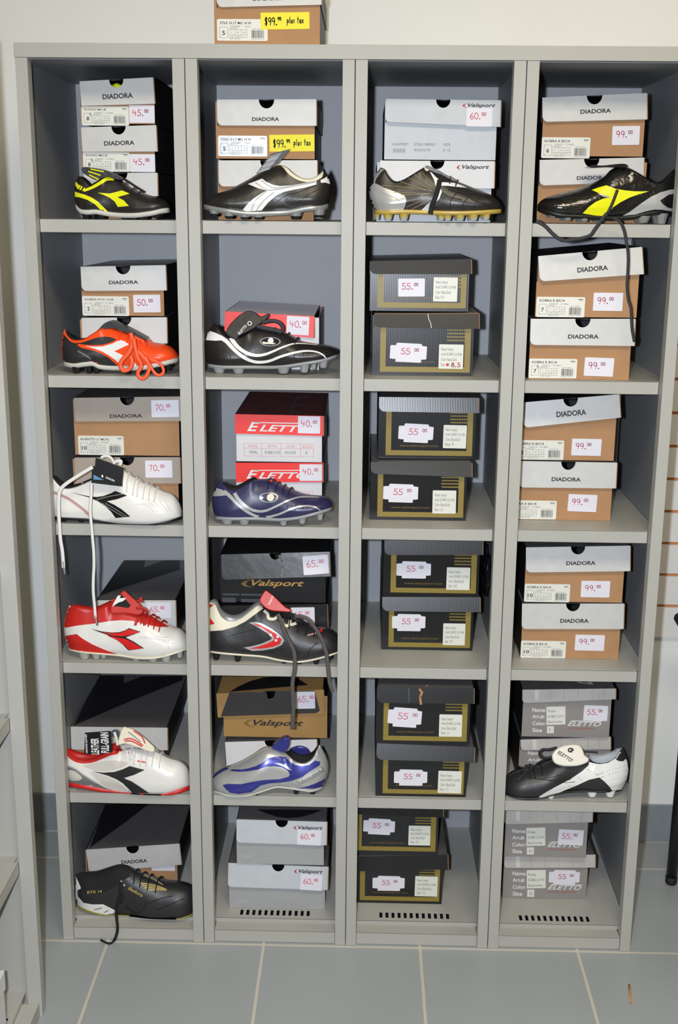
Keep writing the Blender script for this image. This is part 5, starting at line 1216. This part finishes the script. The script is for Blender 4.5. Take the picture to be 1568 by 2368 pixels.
b = Boot('silver and metallic blue football boot pointing left', 'E2',
  [(1212,712),(1190,752),(1160,815),(1120,858),(1060,880),(990,862),(930,812),(890,775),(820,748),(745,735),(680,755),(600,810),(500,868),(400,912),(330,935),(270,972),(235,1012),(225,1060)],
  [(1248,1095),(1150,1132),(1050,1124),(930,1106),(820,1098),(700,1132),(600,1164),(480,1182),(360,1168),(228,1125)], 905, SH[4], 0.058, 66, 0.042, L_silver, L_line, group=GB_, sole=S_white, sole_px=12)
b.studs([(1150,1182,70),(1000,1172,60),(640,1188,50),(440,1205,60),(300,1180,60)], S_black)
b.patch('side_panel', [(420,938),(500,940),(560,930),(630,910),(690,880),(740,842),(800,822),(860,820),(908,828),(940,868),(990,898),(1060,908),(1120,895),(1170,858),(1218,868),(1212,900),(1140,945),(1050,1008),(950,1044),(860,1056),(760,1064),(680,1082),(630,1118),(590,1145),(480,1160),(400,1148),(365,1120),(332,1080),(380,1068),(500,1072),(600,1050),(700,1034),(850,1026),(930,1004),(942,985),(925,950),(870,918),(800,908),(730,912),(650,940),(560,955),(480,960),(400,952)], L_blue)
b.patch('toe_panel', [(228,1020),(270,975),(330,938),(372,918),(385,935),(340,955),(290,985),(240,1028)], L_blue); b.patch('heel_panel', [(1000,1112),(1070,1100),(1150,1074),(1230,1040),(1292,1000),(1285,1055),(1240,1092),(1150,1112),(1080,1108)], L_blue)
b.stripe('heel_strip', [(1010,1060),(1090,1030),(1170,985),(1248,930)], 46, S_sil, layer=2); b.print_text('heel_lettering', 'Valsport', (1025,1062), (1235,942), 30, L_whitep, 4)
b.patch('ankle_flare', [(800,880),(860,885),(920,910),(960,945),(930,940),(880,910)], L_silp, 2, 3.0)
b.solid('tongue', [(780,745),(800,712),(840,682),(890,655),(925,660),(942,690),(930,740),(905,775),(870,782),(830,770)], L_blue, b.Yc - .014, b.Yc + .010, .005, lean=.15)
b.stripe('instep_seam', [(400,922),(500,880),(600,825),(690,765),(745,745)], 8, S_white)
b.solid('collar_pad', [(935,765),(1000,735),(1050,735),(1100,755),(1128,800),(1110,840),(1040,855),(960,815)], L_blue, b.Yc + .022, b.Yc + .030, .003)

b = Boot('black football boot with white heel and big white fold-over tongue, pointing left', 'E4',
  [(1085,695),(1062,738),(1030,788),(965,828),(895,840),(830,822),(790,790),(720,770),(600,765),(500,800),(400,850),(300,880),(200,902),(110,942),(62,1000),(52,1050)],
  [(1085,1068),(1000,1080),(900,1084),(760,1080),(600,1088),(480,1112),(380,1140),(250,1146),(150,1130),(52,1085)], 800, SH[4], 0.064, 66, 0.041, L_black2, mat('pale_lining', (186, 192, 200), .6), group=GB_, sole=S_black, sole_px=12)
b.studs([(980,1122,90),(825,1122,90),(470,1140,64),(368,1168,74),(200,1162,66),(130,1145,60)], L_whitep)
b.patch('heel_panel', [(800,830),(850,842),(895,848),(965,836),(1030,796),(1065,742),(1092,748),(1128,825),(1138,900),(1120,1000),(1080,1066),(1000,1078),(975,1040),(930,995),(890,962),(800,982),(700,1028),(600,1068),(540,1094),(480,1112),(420,1130),(350,1146),(362,1130),(440,1082),(540,1028),(640,976),(740,908),(795,858)], L_whitep)
b.patch('heel_tab', [(1030,808),(1060,760),(1085,738),(1112,740),(1128,790),(1092,822),(1060,822)], L_black2, 2)
for q in ([(780,890),(830,920),(880,945)], [(700,960),(760,1000)], [(600,1015),(650,1045)], [(870,940),(980,900),(1120,860)], [(900,965),(1000,930),(1130,900)], [(930,1000),(1030,975),(1125,950)]): b.stripe('side_seam', q, 5, S_grey)
for k in range(4): b.stripe('side_seam', [(250 + 60 * k, 960 + 8 * k), (400 + 60 * k, 975 + 10 * k), (560 + 40 * k, 940 + 20 * k)], 5, L_line)
tg = b.solid('tongue', [(482,790),(490,752),(530,710),(600,684),(690,677),(735,698),(755,740),(765,768),(800,798),(790,830),(720,858),(650,866),(570,862),(505,838)], mat('white_tongue', (240, 236, 224), .4), b.Yc - .038, b.Yc - .028, .004, lean=.55)
b.on_flap(tg, [('text', 'ELETTO', (524,756), (643,832), .0075, M_ink, .2), ('line', [(540,732),(668,815)], .0009, M_ink), ('line', [(652,742),(626,738),(622,722),(636,712),(655,716),(662,728),(640,730)], .0024, L_line)], 'tongue_lettering')
b.lace([(520,705),(450,722),(400,722),(375,750),(385,782),(420,795),(460,790),(490,780)], 28, LB, b.Yc - .02); b.lace([(485,800),(400,830),(330,880),(270,920),(180,1000)], 34, LB, b.Yc - .03, surf=True)
b.cross_laces([.68, .73, .78, .83], LB, .0032); b.lace([(330,870),(280,880),(215,890)], 30, LB, b.Yc - .02, surf=True); b.lace([(760,740),(800,742),(870,745)], 16, LB, b.Yc)

# --- row 6
b = Boot('tilted black football boot with gold stripes, white heel and one lace on the floor', 'F1',
  [(452,672),(500,662),(570,656),(640,650),(720,624),(800,598),(860,588),(930,606),(1000,648),(1100,690),(1250,735),(1400,756),(1500,790),(1555,880),(1565,960)],
  [(455,945),(520,982),(600,1012),(750,1044),(900,1050),(1050,1088),(1150,1108),(1300,1094),(1450,1060),(1565,1000)], 454, 0.0386, 0.062, -10, 0.042, L_black2, group=GB_, sole=S_olive, sole_px=20)
b.studs([(620,1070,84),(760,1085,70),(1000,1110,60),(1260,1128,70),(1385,1110,60)], S_clear)
b.patch('heel_panel', [(452,690),(478,745),(500,800),(468,820),(472,872),(520,930),(600,946),(700,945),(752,970),(810,1000),(818,1046),(750,1042),(600,1010),(520,980),(456,944),(436,870),(440,760)], L_whitep)
for q in ([(620,993),(690,975)], [(710,1018),(748,998)], [(780,1036),(805,1018)]): b.stripe('heel_mark', q, 8, L_greyp)
b.stripe('sole_trim', [(835,1042),(900,1048),(960,1058),(1040,1082),(1115,1106)], 14, L_whitep, 6)
for k in range(4): b.stripe('gold_stripe', [(1030 + 22 * k, 756 + 20 * k), (1120 + 8 * k, 764 + 17 * k), (1210, 785 + 10 * k), (1275, 812 + 3 * k)], 13, L_gprint, 5)
b.stripe('gold_stripe', [(1060,675),(1150,715),(1240,770)], 26, mat('dull_gold_print', (150, 140, 112), .4), 10)
b.print_text('side_lettering', 'diadora', (922,806), (1052,880), 30, L_gprint); b.print_text('heel_lettering', 'RTX 14', (560,850), (690,838), 26, L_gprint)
for q in ([(1080,950),(1200,900),(1330,870)], [(1180,1000),(1300,950),(1440,890)], [(900,960),(980,1020),(1060,1000),(1080,920)]): b.stripe('crease', q, 8, L_line)
b.patch('collar_lining', [(476,676),(560,664),(640,660),(720,634),(800,610),(860,600),(920,616),(950,690),(862,742),(780,802),(690,846),(600,858),(540,842),(505,795),(480,730)], L_line, 2)
b.stripe('collar_seam', [(505,800),(545,850),(600,872),(690,860),(780,815),(860,755)], 10, L_greyp, layer=1) if False else None
b.cross_laces([.48, .54, .60, .66], L_line, .0034); b.lace([(865,740),(850,800),(880,870),(860,930)], 26, L_line, b.Yc - .03, surf=True)
b.lace([(870,760),(845,880),(822,980),(818,1040)], 28, L_line, b.Yc - .045, surf=True)
b.lace([(818,1040),(824,1100),(830,1140),(826,1200),(806,1260),(775,1296),(740,1298),(700,1280),(675,1268)], 27, L_line, -.006, label='black lace falling over the plinth to the floor')
for p in ((865,737),(893,770)): b.patch('eyelet', arc(*p,10,10,0,330,10), S_clear, 4, 3.0)
